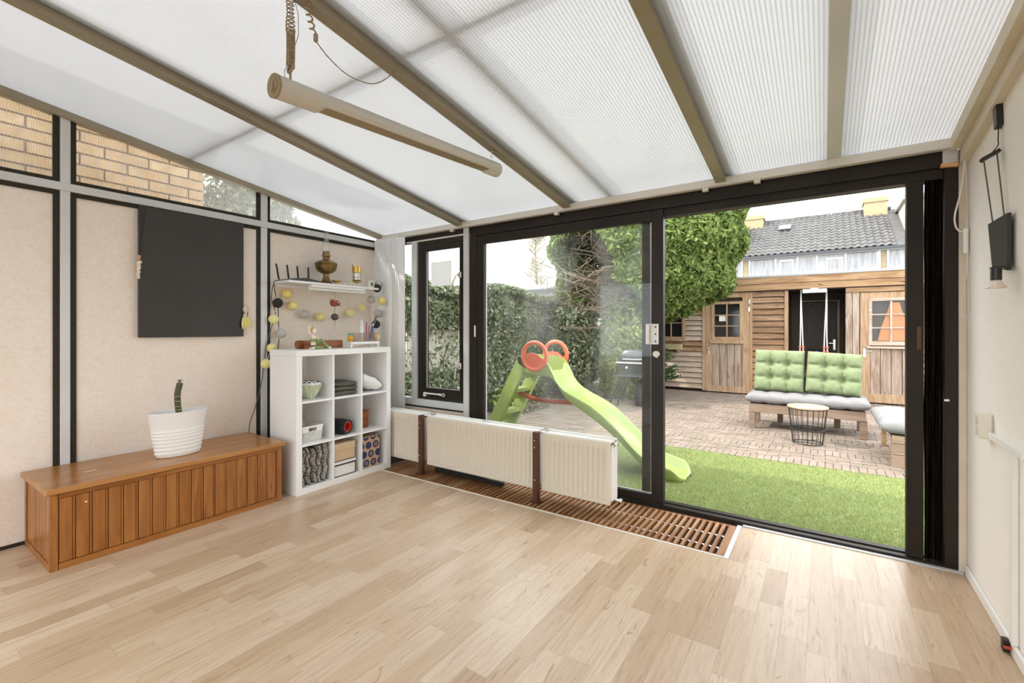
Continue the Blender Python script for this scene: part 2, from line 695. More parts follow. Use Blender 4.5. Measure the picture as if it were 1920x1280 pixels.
M['grille'] = wood_material('worn_teak', (0.36, 0.17, 0.07), (0.58, 0.38, 0.22), (0.26, 0.11, 0.04), 'y', 0.45, 14, 0.3)
M['darkpit'] = plain('dark_pit', (0.02, 0.014, 0.01), 0.8)
M['postbrown'] = plain('brown_post_paint', (0.085, 0.030, 0.014), 0.4)
M['boardblack'] = plain('charcoal_board', (0.030, 0.026, 0.022), 0.55, var=(0.036, 0.031, 0.026), scale=3)
M['pot'] = plain('white_glazed_pot', (0.82, 0.81, 0.79), 0.35)
M['stem'] = plain('green_cane', (0.035, 0.05, 0.012), 0.5, var=(0.09, 0.085, 0.03), scale=40)
M['stemring'] = plain('pale_cane_ring', (0.45, 0.42, 0.25), 0.6)
M['soil'] = plain('soil', (0.03, 0.02, 0.013), 0.9, bmp=0.5, scale=60)
M['sage'] = plain('sage_glaze', (0.45, 0.52, 0.33), 0.25, var=(0.60, 0.62, 0.45), scale=20)
M['cavity'] = plain('dark_hole', (0.012, 0.012, 0.01), 0.8)
M['olivecloth'] = plain('olive_fleece', (0.085, 0.083, 0.062), 0.95, var=(0.13, 0.125, 0.10), scale=60, bmp=0.4)
M['greycloth'] = plain('grey_chenille', (0.10, 0.085, 0.072), 0.95, var=(0.48, 0.44, 0.41), scale=85, bmp=0.7, lo=0.42, hi=0.6, detail=4)
M['whitecloth'] = plain('white_cotton', (0.80, 0.78, 0.75), 0.9, bmp=0.25, scale=10, bdist=0.02)
M['rubber'] = plain('black_foam', (0.012, 0.012, 0.013), 0.55)
M['red'] = plain('red_core', (0.68, 0.035, 0.02), 0.45)
M['kraft'] = plain('blond_board', (0.60, 0.43, 0.26), 0.6, var=(0.66, 0.49, 0.32), scale=6)
M['dots'] = dots_material()
M['rust'] = wood_material('red_brown_wood', (0.30, 0.085, 0.02), (0.38, 0.13, 0.04), (0.17, 0.045, 0.012), 'y', 0.4, 25)
M['brass'] = plain('aged_brass', (0.16, 0.105, 0.045), 0.32, 0.85, var=(0.30, 0.20, 0.08), scale=14)
M['gold'] = plain('gold_metal', (0.75, 0.50, 0.15), 0.28, 0.9)
M['silver'] = plain('silver_metal', (0.80, 0.79, 0.76), 0.2, 0.95)
M['plastic_black'] = plain('black_plastic', (0.018, 0.017, 0.015), 0.4)
M['plastic_white'] = plain('white_plastic', (0.84, 0.83, 0.80), 0.4)
M['plastic_ivory'] = plain('ivory_plastic', (0.80, 0.75, 0.65), 0.4)
M['yellowball'] = plain('yellow_cotton', (0.86, 0.66, 0.15), 0.8, rnd=(0.88, 0.80, 0.40), bmp=0.2, scale=90)
M['greyball'] = plain('grey_cotton', (0.52, 0.50, 0.48), 0.8, bmp=0.2, scale=90)
M['blackball'] = plain('black_cotton', (0.025, 0.022, 0.02), 0.8, bmp=0.2, scale=90)
M['cord_grey'] = plain('grey_cord', (0.10, 0.095, 0.085), 0.6)
M['cord_tan'] = plain('tan_cord', (0.36, 0.27, 0.165), 0.5)
M['cord_white'] = plain('white_cord', (0.78, 0.76, 0.71), 0.5)
M['lamp_tube'] = plain('champagne_tube', (0.58, 0.54, 0.47), 0.36, 0.15)
M['lamp_dark'] = plain('tube_end', (0.30, 0.23, 0.13), 0.5)
M['blind'] = plain('white_louvre', (0.88, 0.87, 0.85), 0.5)
M['bird'] = plain('red_bird', (0.42, 0.085, 0.03), 0.6, var=(0.12, 0.03, 0.02), scale=40)
M['skin'] = plain('porcelain', (0.86, 0.74, 0.60), 0.5)
M['elfgreen'] = plain('leaf_green_paint', (0.22, 0.31, 0.10), 0.55)
M['blond'] = plain('straw_paint', (0.62, 0.42, 0.14), 0.6)
M['amber'] = plain('amber_label', (0.80, 0.42, 0.04), 0.4, var=(0.30, 0.10, 0.02), scale=70, lo=0.55, hi=0.6)
M['teal'] = plain('teal_lid', (0.05, 0.33, 0.30), 0.4)
M['blue'] = plain('blue_pen', (0.05, 0.13, 0.45), 0.4)
M['magenta'] = plain('magenta_pencil', (0.45, 0.06, 0.18), 0.5)
M['redpen'] = plain('red_pencil', (0.65, 0.07, 0.04), 0.5)
M['feather'] = plain('yellow_feather', (0.70, 0.64, 0.22), 0.9)
M['lcd'] = plain('lcd', (0.10, 0.13, 0.08), 0.3)
M['bulb'] = plain('bulb_reflector', (0.84, 0.72, 0.62), 0.15, 0.3)
M['orangewood'] = plain('orange_wood', (0.75, 0.40, 0.17), 0.6)
# outdoors
M['turf'] = plain('turf_backing', (0.20, 0.27, 0.10), 0.95, var=(0.25, 0.32, 0.13), scale=40)
M['grass'] = leaf_material('turf_pile', (0.31, 0.37, 0.135), (0.42, 0.47, 0.20), (0.54, 0.56, 0.30), 0.7)
M['paver'] = plain('clay_paver', (0.225, 0.168, 0.132), 0.9, rnd=(0.29, 0.225, 0.185), var=(0.19, 0.155, 0.115), scale=5)
M['joint'] = plain('sand_joint', (0.15, 0.125, 0.09), 0.95)
M['underlay'] = plain('laminate_core', (0.40, 0.28, 0.17), 0.9)
M['soilbed'] = plain('garden_soil', (0.085, 0.065, 0.045), 0.95, var=(0.20, 0.17, 0.12), scale=25)
M['slide'] = plain('lime_plastic', (0.33, 0.41, 0.115), 0.26)
M['coral'] = plain('coral_plastic', (0.80, 0.16, 0.08), 0.35)
M['redbar'] = plain('brick_red_plastic', (0.46, 0.055, 0.02), 0.4)
M['shedboard'] = wood_material('weathered_board', (0.30, 0.175, 0.095), (0.38, 0.25, 0.155), (0.18, 0.10, 0.052), 'x', 0.8, 9, 0.7, 0.2, 1.0)
M['shedpale'] = wood_material('bleached_board', (0.50, 0.40, 0.31), (0.55, 0.46, 0.375), (0.38, 0.285, 0.205), 'x', 0.8, 9, 0.7, 0.2, 1.0)
M['shedplank'] = wood_material('grey_brown_plank', (0.37, 0.28, 0.215), (0.45, 0.36, 0.285), (0.24, 0.165, 0.11), 'z', 0.8, 9, 0.8, 0.2, 1.0)
M['shedframe'] = wood_material('blond_frame', (0.43, 0.29, 0.17), (0.48, 0.345, 0.225), (0.33, 0.20, 0.11), 'z', 0.7, 9, 0.4, 0.2, 0.8)
M['fascia'] = wood_material('fascia_board', (0.40, 0.25, 0.135), (0.45, 0.305, 0.18), (0.26, 0.15, 0.075), 'x', 0.75, 6, 1.0, 0.2, 0.8)
M['sheddark'] = wood_material('dark_stained_door', (0.040, 0.024, 0.014), (0.055, 0.034, 0.02), (0.025, 0.014, 0.008), 'z', 0.6, 9)
M['zinc'] = plain('zinc_edge', (0.36, 0.36, 0.36), 0.5, 0.3)
M['pane_dark'] = plain('dark_window_glass', (0.018, 0.019, 0.02), 0.08, 0.0, 0.6)
M['pane_house'] = plain('curtained_glass', (0.24, 0.245, 0.25), 0.12, 0.0, 0.6, var=(0.38, 0.38, 0.38), scale=3, stretch=(3, 1, 0.4))
M['tent'] = plain('orange_canvas', (0.58, 0.20, 0.06), 0.8)
M['housewhite'] = plain('white_render', (0.46, 0.47, 0.48), 0.7)
M['tile'] = plain('grey_pantile', (0.085, 0.08, 0.075), 0.7, rnd=(0.125, 0.12, 0.112), var=(0.07, 0.067, 0.063), scale=4)
M['chimney'] = brick_print_material('yellow_brick', (0.42, 0.33, 0.185), (0.36, 0.28, 0.15), (0.28, 0.23, 0.15), 3.0)
M['yellowbrick'] = plain('ochre_brick', (0.40, 0.26, 0.125), 0.85, rnd=(0.47, 0.33, 0.18), var=(0.33, 0.205, 0.09), scale=9)
M['mortar'] = plain('mortar', (0.13, 0.105, 0.08), 0.95)
M['greencush'] = plain('sage_canvas', (0.175, 0.215, 0.105), 0.9, var=(0.195, 0.235, 0.12), scale=6, bmp=0.1)
M['greycush'] = plain('grey_canvas', (0.195, 0.188, 0.185), 0.9, var=(0.22, 0.215, 0.213), scale=6, bmp=0.1)
M['sofawood'] = wood_material('silvered_timber', (0.27, 0.195, 0.14), (0.35, 0.26, 0.19), (0.20, 0.14, 0.10), 'x', 0.8, 8, 0.5, 0.2)
M['tabletop'] = plain('pale_birch', (0.50, 0.36, 0.215), 0.5, var=(0.45, 0.31, 0.175), scale=4, stretch=(1, 8, 1))
M['wire'] = plain('black_wire', (0.02, 0.02, 0.02), 0.4)
M['rope'] = plain('white_rope', (0.72, 0.71, 0.69), 0.8)
M['ivy'] = leaf_material('ivy_leaf', (0.06, 0.085, 0.04), (0.19, 0.22, 0.115), (0.42, 0.43, 0.28))
M['conifer'] = leaf_material('cypress_spray', (0.09, 0.145, 0.03), (0.20, 0.27, 0.065), (0.34, 0.40, 0.13), 0.6)
M['bush'] = leaf_material('laurel_leaf', (0.10, 0.15, 0.03), (0.30, 0.35, 0.08), (0.58, 0.57, 0.20))
M['fir'] = leaf_material('fir_needle', (0.04, 0.09, 0.03), (0.10, 0.17, 0.06))
M['bark'] = plain('brown_bark', (0.13, 0.085, 0.055), 0.9, var=(0.24, 0.18, 0.13), scale=20)
M['twig'] = plain('pale_twig', (0.30, 0.25, 0.18), 0.9)
M['twigleaf'] = leaf_material('spring_bud', (0.36, 0.33, 0.16), (0.50, 0.46, 0.28))
M['fence'] = wood_material('pale_fence_board', (0.52, 0.48, 0.41), (0.60, 0.56, 0.50), (0.42, 0.38, 0.31), 'z', 0.85, 8, 0.3, 0.2, 1.0)
M['bbq'] = plain('black_enamel', (0.02, 0.022, 0.025), 0.3)
M['bbqgrey'] = plain('grey_enamel', (0.05, 0.055, 0.06), 0.35)
M['plant_box'] = plain('mossy_wood', (0.36, 0.34, 0.17), 0.8, var=(0.46, 0.40, 0.24), scale=8)

# ================================================================== THE ROOM
XL, XR, YG, YB = -3.945, 0.625, 3.33, -1.0


def roof_z(y):
    return 2.295 + 0.142 * (YG - y)


def screen(p):
    x, y, z = p
    c, s = math.cos(PSI), math.sin(PSI)
    X = x * c + y * s
    Z = -x * s + y * c
    if Z < 0.05:
        return None
    return 960 + 861 * X / Z, 618 - 861 * (z - 1.28) / Z


def top_area(x0, x1, y0, y1, z):
    q = [screen(p) for p in ((x0, y0, z), (x1, y0, z), (x1, y1, z), (x0, y1, z))]
    if any(a is None for a in q):
        return 0.0
    if all(a[0] < 0 or a[0] > 1920 or a[1] > 1280 or a[1] < 0 for a in q):
        return 0.0
    return abs(sum(q[i][0] * q[(i + 1) % 4][1] - q[(i + 1) % 4][0] * q[i][1] for i in range(4))) / 2


def boxes_mesh(L):
    """L: list of (x0,x1,y0,y1,z0,z1) -> one builder"""
    V, F = [], []
    for (x0, x1, y0, y1, z0, z1) in L:
        b = len(V)
        V += [(x0, y0, z0), (x1, y0, z0), (x1, y1, z0), (x0, y1, z0), (x0, y0, z1), (x1, y0, z1), (x1, y1, z1), (x0, y1, z1)]
        F += [(b, b + 3, b + 2, b + 1), (b + 4, b + 5, b + 6, b + 7), (b, b + 1, b + 5, b + 4), (b + 1, b + 2, b + 6, b + 5), (b + 2, b + 3, b + 7, b + 6), (b + 3, b, b + 4, b + 7)]
    return V, F


def split_pieces(name, L, mat, parent, limit=300, bev=0.0, rest_name=None):
    """the largest `limit` boxes become pieces of their own, the rest one part of kind stuff"""
    A = sorted(L, key=lambda b: -top_area(b[0], b[1], b[2], b[3], b[5]))
    me = unit_box(name, mat)
    for (x0, x1, y0, y1, z0, z1) in A[:limit]:
        piece(name, me, parent, ((x0 + x1) / 2, (y0 + y1) / 2, (z0 + z1) / 2), (x1 - x0, y1 - y0, z1 - z0))
    if A[limit:]:
        V, F = boxes_mesh(A[limit:])
        tag(pyobj(rest_name or name + 's', V, F, mat, parent), kind='stuff')


# floor with strips of laminate
GX1, GY0 = -0.465, 2.81          # the floor grille's right end and front edge
floor = B().box(XL - 0.03, XR + 0.03, YB, GY0, -0.06, -0.009).box(GX1 + 0.02, XR + 0.03, GY0, 3.36, -0.06, -0.009).obj('floor', M['underlay'])
tag(floor, 'light oak laminate floor of narrow staggered strips', 'floor', kind='structure')
L = []
wst = 0.0972
nst = int(round((XR - XL) / wst))
for i in range(nst):
    x0 = XL + i * (XR - XL) / nst
    x1 = x0 + (XR - XL) / nst
    if x1 <= GX1 + 0.025:
        yend = GY0 - 0.012
    else:
        yend = 3.312
    xa = x0
    y = -0.62 - random.random() * 0.5
    while y < yend:
        ln = random.uniform(0.36, 0.72)
        y2 = min(y + ln, yend)
        if yend - y2 < 0.12:
            y2 = yend
        if y2 > YB:
            if x0 < GX1 + 0.025 < x1 and y2 > GY0 - 0.012:
                # strip cut round the grille's corner
                if y < GY0 - 0.012:
                    L.append((xa + 0.0002, x1 - 0.0002, max(y, YB) + 0.0002, GY0 - 0.013, -0.009, 0.0))
                L.append((GX1 + 0.026, x1 - 0.0002, max(y, GY0 - 0.012) + 0.0002, y2 - 0.0002, -0.009, 0.0))
            else:
                L.append((xa + 0.0002, x1 - 0.0002, max(y, YB) + 0.0002, y2 - 0.0002, -0.009, 0.0))
        y = y2
        if y2 >= yend - 1e-6:
            break
split_pieces('plank', L, M['laminate'], floor, 300)

# ---------------------------------------------------------------- left wall
wl = box('wall_left', M['panel'], None, XL - 0.055, XL - 0.03, YB, YG, 0.0, 2.15)
tag(wl, 'left wall of beige fibre panels in dark frames between aluminium posts', 'wall', kind='structure')
bays = [(YB, 0.787), (0.834, 2.021), (2.074, 3.30)]
for k, (a, b) in enumerate(bays):
    box('wall_panel', M['panel'], wl, XL - 0.03, XL - 0.008, a + 0.012, b - 0.012, 0.02, 2.14)
    # dark rubber frame round the panel
    fr = B()
    w = 0.03
    fr.box(XL - 0.012, XL + 0.002, a, a + w, 0.0, 2.15)
    fr.box(XL - 0.012, XL + 0.002, b - w, b, 0.0, 2.15)
    fr.box(XL - 0.012, XL + 0.002, a + w, b - w, 2.122, 2.15)
    fr.box(XL - 0.012, XL + 0.002, a + w, b - w, 0.0, 0.02)
    fr.obj('panel_frame', M['darkstrip'], wl)
    # clerestory: dark frame + ribbed pane
    za, zb = roof_z(a), roof_z(b)
    c = B()
    c.box(XL - 0.02, XL + 0.002, a, b, 2.20, 2.226)
    c.prism([(a, 2.226), (a + 0.03, 2.226), (a + 0.03, roof_z(a + 0.03) - 0.03), (a, za - 0.03)], 'x', XL - 0.02, XL + 0.002)
    c.prism([(b - 0.03, 2.226), (b, 2.226), (b, zb - 0.03), (b - 0.03, roof_z(b - 0.03) - 0.03)], 'x', XL - 0.02, XL + 0.002)
    c.obj('clerestory_frame', M['darkstrip'], wl)
    p = B()
    p.prism([(a + 0.028, 2.222), (b - 0.028, 2.222), (b - 0.028, roof_z(b - 0.028) - 0.02), (a + 0.028, roof_z(a + 0.028) - 0.02)], 'x', XL - 0.014, XL - 0.011)
    p.obj('clerestory_pane', M['ribbed'], wl)
for (a, b) in ((0.787, 0.834), (2.021, 2.074)):
    box('post', M['alu'], wl, XL - 0.05, XL + 0.014, a, b, 0.0, 2.15, 0.003)
    B().prism([(a, 2.2), (b, 2.2), (b, roof_z(b) - 0.03), (a, roof_z(a) - 0.03)], 'x', XL - 0.05, XL + 0.014).obj('post', M['alu'], wl)
box('rail', M['alu'], wl, XL - 0.05, XL + 0.016, YB, 3.30, 2.15, 2.20, 0.003)
box('corner_post', M['alu_cream'], wl, XL - 0.05, XL + 0.02, 3.30, 3.36, 0.0, 2.25)

# ---------------------------------------------------------------- right wall
wr = box('wall_right', M['plaster'], None, XR, XR + 0.10, YB, 3.50, 0.0, 3.1)
tag(wr, 'right wall with cream patterned wallpaper', 'wall', kind='structure')
bb = box('baseboard_right', M['whitetrim'], None, XR - 0.014, XR - 0.0005, YB, 3.31, 0.0, 0.052, 0.004)
tag(bb, 'white painted skirting board along the cream wall', 'baseboard', kind='structure')
wbk = B().box(XL - 0.1, -3.45, YB - 0.12, YB, 0.0, 3.1).box(0.30, XR + 0.1, YB - 0.12, YB, 0.0, 3.1).box(-3.45, 0.30, YB - 0.12, YB, 2.16, 3.1).obj('wall_back', M['plaster'])
tag(wbk, 'rear wall of the room, cream', 'wall', kind='structure')

w2 = thing('added_rear_glazing', 'unseen wide glazed doors added behind the camera to light the room', 'window', (-1.6, YB - 0.06, 0.0), kind='structure')  # unseen rear glazing, added to let more daylight into the room
for k in range(3):
    a = -3.45 + 1.25 * k
    f_ = B()
    f_.box(a, a + 0.06, YB - 0.10, YB - 0.04, 0.0, 2.16).box(a + 1.19, a + 1.25, YB - 0.10, YB - 0.04, 0.0, 2.16)
    f_.box(a + 0.06, a + 1.19, YB - 0.10, YB - 0.04, 0.0, 0.08).box(a + 0.06, a + 1.19, YB - 0.10, YB - 0.04, 2.08, 2.16)
    f_ = f_.obj('window_frame', M['white'], w2)
    box('pane', M['glass'], f_, a + 0.06, a + 1.19, YB - 0.072, YB - 0.068, 0.08, 2.08)
trc = box('terrace', M['joint'], None, -12, 8, -16, YB - 0.12, -0.12, -0.05)  # unseen ground added for the rear glazing to look out on
tag(trc, 'unseen paved terrace added outside the rear glazed doors', 'terrace', kind='structure')

# ---------------------------------------------------------------- ceiling of translucent sheets
ce = thing('ceiling', 'sloping ceiling of translucent ribbed sheets between tan bars', 'ceiling', (-1.6, 1.2, 2.3), kind='structure')
RX = [-2.832, -1.70, -0.563]       # bars that hang below the sheets
edges = [XL - 0.06, RX[0], RX[1], RX[2], 0.05, 0.60]


def slope_bar(x0, x1, y0, y1, zlo, zhi):
    b = B()
    b.prism([(y0, roof_z(y0) + zlo), (y1, roof_z(y1) + zlo), (y1, roof_z(y1) + zhi), (y0, roof_z(y0) + zhi)], 'x', x0, x1)
    return b


for a, b in zip(edges[:-1], edges[1:]):
    b_ = B()
    y0, y1 = YB, 3.46
    V = b_.grid([[(a, y0, roof_z(y0)), (b, y0, roof_z(y0))], [(a, y1, roof_z(y1)), (b, y1, roof_z(y1))]])
    b_.obj('roof_sheet', M['sheet'], ce, flip=False)
for x in RX:
    slope_bar(x - 0.030, x + 0.030, YB, 3.32, -0.048, -0.004).obj('rafter', M['rafter'], ce)
    slope_bar(x - 0.012, x + 0.075, YB, 3.46, 0.012, 0.045).obj('cap_bar', M['alu'], ce)
for x, w in ((-1.35, 0.035), (0.05, 0.034)):
    slope_bar(x - w, x + w, YB, 3.46, 0.026, 0.08).obj('cap_bar', M['alu'], ce)
slope_bar(0.018, 0.082, YB, 3.32, -0.02, -0.004).obj('joint_strip', M['alu'], ce)
B().prism([(1.475, roof_z(1.475) + 0.018), (1.515, roof_z(1.515) + 0.018), (1.515, roof_z(1.515) + 0.08), (1.475, roof_z(1.475) + 0.08)], 'x', XL - 0.06, 0.60).obj('purlin', M['alu'], ce)
slope_bar(XL - 0.03, XL + 0.03, YB, 3.32, -0.05, -0.004).obj('edge_bar', M['rafter'], ce)
# cream boxed beam on the right-hand wall
slope_bar(0.556, XR - 0.0005, YB, 3.30, -0.075, 0.0).obj('edge_beam', M['creampost'], ce)
slope_bar(0.592, XR - 0.0005, YB, 3.30, -0.145, -0.076).obj('edge_batten', M['creampost'], ce)
box('header_rail', M['alu_cream'], ce, XL + 0.01, XR - 0.003, 3.285, 3.335, 2.236, 2.288, 0.004)
for x in (-2.93, -1.80, -0.66, -0.35):
    box('rail_clip', M['alu_cream'], ce, x - 0.018, x + 0.018, 3.29, 3.32, 2.214, 2.236)

# ---------------------------------------------------------------- garden wall
wg = box('wall_garden', M['brown'], None, -2.745, 0.592, 3.345, 3.47, 2.155, 2.285)
tag(wg, 'garden wall with dark brown door head', 'wall', kind='structure')
box('foundation', M['darkpit'], wg, XL - 0.05, XR + 0.1, 3.336, 3.474, -0.15, -0.001)
box('door_head', M['brown'], wg, -2.745, 0.592, 3.365, 3.45, 2.098, 2.155)
box('window_head', M['darkstrip'], wg, XL + 0.02, -2.747, 3.34, 3.44, 2.185, 2.29)
box('window_head_trim', M['alu_cream'], wg, -3.58, -2.81, 3.328, 3.345, 2.172, 2.186)
box('lower_panel', M['panel'], wg, XL + 0.02, -2.81, 3.352, 3.39, 0.0, 0.492)
box('sill_strip', M['darkstrip'], wg, XL + 0.02, -2.81, 3.345, 3.39, 0.492, 0.512)
box('sill', M['alu'], wg, XL + 0.02, -2.81, 3.325, 3.40, 0.512, 0.582, 0.003)
for (a, b) in ((-3.505, -3.43), (-2.812, -2.748)):
    box('mullion', M['alu'], wg, a, b, 3.325, 3.41, 0.0 if a > -3 else 0.582, 2.236 if a > -3 else 2.185, 0.003)
box('side_mullion', M['alu'], wg, XL + 0.02, XL + 0.06, 3.325, 3.41, 0.582, 2.185)
box('side_pane', M['glass'], wg, XL + 0.06, -3.505, 3.372, 3.376, 0.582, 2.185)
box('end_post', M['creampost'], wg, 0.592, XR - 0.0005, 3.335, 3.47, 0.0, 2.236, 0.003)
box('jamb', M['brown'], wg, 0.536, 0.590, 3.335, 3.46, 0.018, 2.155, 0.003)
# packing block on the jamb
box('bracket', M['alu'], wg, 0.528, 0.588, 3.322, 3.344, 2.165, 2.235)
B().box(0.52, 0.588, 3.316, 3.345, 2.145, 2.164, rot=Matrix.Rotation(0.12, 3, 'Y')).obj('packing_block', M['orangewood'], wg)

# casement window
win = thing('window_1', 'narrow dark brown casement window beside the white louvres', 'window', (-3.12, 3.36, 0.58), kind='structure')


def frame(name, mat, parent, x0, x1, z0, z1, wl_, wr_, wb, wt, y0, y1):
    b = B()
    b.box(x0, x0 + wl_, y0, y1, z0, z1, 0.002)
    b.box(x1 - wr_, x1, y0, y1, z0, z1, 0.002)
    b.box(x0 + wl_, x1 - wr_, y0, y1, z0, z0 + wb, 0.002)
    b.box(x0 + wl_, x1 - wr_, y0, y1, z1 - wt, z1, 0.002)
    return b.obj(name, mat, parent)


frame('window_frame', M['darkstrip'], win, -3.43, -2.812, 0.582, 2.172, 0.05, 0.03, 0.05, 0.04, 3.345, 3.42)
sash = frame('sash', M['brown'], win, -3.375, -2.842, 0.605, 2.132, 0.06, 0.028, 0.095, 0.062, 3.338, 3.385)
box('pane', M['glass'], sash, -3.316, -2.868, 3.36, 3.364, 0.698, 2.073)
frame('glazing_bead', M['alu'], sash, -3.318, -2.866, 0.698, 2.075, 0.008, 0.003, 0.004, 0.003, 3.354, 3.36)
for z in (1.80, 0.935):
    hd = B()
    hd.box(-2.868, -2.832, 3.315, 3.34, z - 0.03, z + 0.03, 0.004)
    hd.cyl((-2.85, 3.318, z), (-2.85, 3.29, z), 0.010)
    if z > 1.5:
        hd.tube([(-2.85, 3.295, z), (-2.875, 3.29, z - 0.01), (-2.905, 3.285, z - 0.07), (-2.93, 3.285, z - 0.14)], 0.010)
    else:
        hd.tube([(-2.85, 3.295, z + 0.01), (-2.865, 3.29, z), (-2.875, 3.285, z - 0.06), (-2.88, 3.285, z - 0.12)], 0.008)
    hd.obj('window_handle', M['silver'], win, smooth=True)
st = B()
st.box(-3.325, -3.30, 3.31, 3.34, 0.612, 0.655, 0.003)
st.box(-3.325, -3.12, 3.31, 3.322, 0.64, 0.654, 0.003)
st.cyl((-3.12, 3.316, 0.647), (-3.08, 3.316, 0.645), 0.010)
ring = [(-3.058 + 0.022 * math.cos(t), 3.316, 0.645 + 0.012 * math.sin(t)) for t in np.linspace(0, 2 * PI, 14, endpoint=False)]
st.tube(ring, 0.004, 6, closed=True)
st.obj('window_stay', M['plastic_white'], win, smooth=True)

# sliding door
dr = thing('door_1', 'dark brown sliding glass door leaf behind the radiators', 'door', (-1.8, 3.38, 0.0), kind='structure')
box('outer_post', M['brown'], dr, -2.746, -2.66, 3.34, 3.46, 0.018, 2.155, 0.002)
leaf = frame('door_frame', M['brown'], dr, -2.665, -0.955, 0.022, 2.15, 0.08, 0.085, 0.05, 0.075, 3.345, 3.40)
box('pane', M['doorglass'], leaf, -2.585, -1.04, 3.388, 3.393, 0.072, 2.075)
bd = B()
bd.box(-2.585, -2.578, 3.376, 3.388, 0.072, 2.075).box(-1.047, -1.04, 3.376, 3.388, 0.072, 2.075)
bd.box(-2.578, -1.047, 3.376, 3.388, 0.072, 0.079)
bd.obj('glazing_bead', M['alu'], leaf)
inner = box('inner_stile', M['brown'], leaf, -1.125, -1.062, 3.394, 3.42, 0.06, 2.08)
hp = B()
hp.box(-1.068, -1.045, 3.30, 3.345, 1.175, 1.322, 0.002)
hp.box(-1.045, -0.985, 3.337, 3.345, 1.175, 1.322, 0.002)
hp.box(-1.045, -0.985, 3.318, 3.338, 1.312, 1.322, 0.001).box(-1.045, -0.985, 3.318, 3.338, 1.175, 1.185, 0.001)
hp.box(-0.993, -0.985, 3.318, 3.338, 1.185, 1.312)
h_ = hp.obj('door_pull', M['plastic_white'], dr)
for z in (1.30, 1.248, 1.195):
    B().cyl((-1.007, 3.335, z), (-1.007, 3.339, z), 0.006).obj('screw', M['black'], h_)
B().cyl((-1.0, 3.345, 1.105), (-1.0, 3.318, 1.105), 0.022, n=20).box(-1.003, -0.99, 3.325, 3.345, 1.078, 1.09).obj('lock_cylinder', M['plastic_ivory'], dr, smooth=True)
box('strike_plate', M['plastic_white'], dr, -2.69, -2.672, 3.335, 3.345, 1.215, 1.32, 0.002)
th = B().box(-2.745, 0.592, 3.34, 3.46, 0.0, 0.020, 0.002).box(-2.745, 0.592, 3.39, 3.40, 0.020, 0.028).obj('threshold', M['brown'], dr)
box('trim_1', M['alu'], None, GX1 + 0.03, XR - 0.016, 3.313, 3.339, 0.0, 0.006)
tag(bpy.data.objects['trim_1'], 'thin metal strip along the open doorway', 'trim', kind='structure')

# parked sliding leaf and folded insect screen on the right of the opening
d2 = thing('door_2', 'narrow dark brown end stile with folded black screen at the open doorway', 'door', (0.46, 3.40, 0.02), kind='structure')
box('stile', M['brown'], d2, 0.382, 0.455, 3.35, 3.41, 0.021, 2.098, 0.003)
box('finger_pull', M['postbrown'], d2, 0.424, 0.446, 3.342, 3.35, 1.17, 1.30, 0.002)
pl = B()
npl = 6
P = []
for i in range(npl * 2 + 1):
    x = 0.457 + (0.534 - 0.457) * i / (npl * 2)
    yy = 3.372 + (0.022 if i % 2 else -0.020 + 0.006 * math.sin(i * 1.9))
    P.append([(x + 0.0025 * math.sin(i * 2.2 + 1.3 * k), yy + 0.003 * math.sin(i + 2.1 * k), 0.021 + 2.077 * k / 10) for k in range(11)])
pl.grid(P)
M['pleat'] = plain('black_pleated_mesh', (0.030, 0.023, 0.017), 0.30, 0.0, 0.8)
pl.obj('pleated_screen', M['pleat'], d2)
B().cyl((0.548, 3.333, 0.905), (0.548, 3.318, 0.905), 0.006).box(0.532, 0.548, 3.315, 3.322, 0.9, 0.91).obj('catch', M['plastic_white'], d2)

# ---------------------------------------------------------------- white louvres of the vertical blind, pushed to the corner
vb = thing('vertical_blind', 'bunch of white vertical blind louvres pushed into the corner', 'blind', (-3.76, 3.22, 0.44))
xs = np.linspace(-3.90, -3.56, 12)
for i, x in enumerate(xs):
    b = B()
    ang = math.radians(66 - i * 3.0)
    if i >= 9:
        ang = math.radians(10 + 4 * (i - 9))
        x = -3.60 + 0.045 * (i - 9)
    hw = 0.044
    yy = 3.235 - 0.004 * i
    dx, dy = math.cos(ang) * hw, math.sin(ang) * hw
    nx, ny = -math.sin(ang) * 0.006, math.cos(ang) * 0.006
    rows = []
    for t in (-1, -0.5, 0, 0.5, 1):
        k = (1 - t * t)
        rows.append([(x + dx * t + nx * k, yy + dy * t + ny * k, 0.44), (x + dx * t + nx * k, yy + dy * t + ny * k, 2.212)])
    b.grid(rows)
    ob = b.obj('louvre', M['blind'], vb, smooth=True)
    sm = ob.modifiers.new('thickness', 'SOLIDIFY')
    sm.thickness = 0.0015
box('head_track', M['alu_cream'], vb, XL + 0.03, -3.57, 3.21, 3.25, 2.213, 2.235)

# ================================================================== THINGS IN THE ROOM
# ---------------------------------------------------------------- floor grille
gr = thing('floor_grille', 'wooden slatted convector grille sunk into the floor under the radiators', 'grille', (-1.9, 3.05, -0.05))
box('pit', M['darkpit'], gr, XL + 0.03, GX1, GY0, 3.335, -0.10, -0.06)
fr = B().box(-3.44, GX1, GY0, GY0 + 0.022, -0.06, -0.002).box(GX1 - 0.045, GX1, GY0 + 0.022, 3.30, -0.06, -0.001).box(-3.44, GX1 - 0.045, 3.30, 3.335, -0.06, -0.012)
fr.obj('rim', M['grille'], gr)
me = unit_box('slat', M['grille'])
ns = 72
for i in range(ns):
    x = -3.40 + (GX1 - 0.075 + 3.40) * i / (ns - 1)
    piece('slat', me, gr, (x, (GY0 + 0.023 + 3.298) / 2, -0.014), (0.0195, 3.298 - GY0 - 0.023, 0.026))
for y in (2.95, 3.13):
    B().cyl((-3.42, y, -0.018), (GX1 - 0.046, y, -0.018), 0.005, n=8).obj('rod', M['silver'], gr)
tr = B()
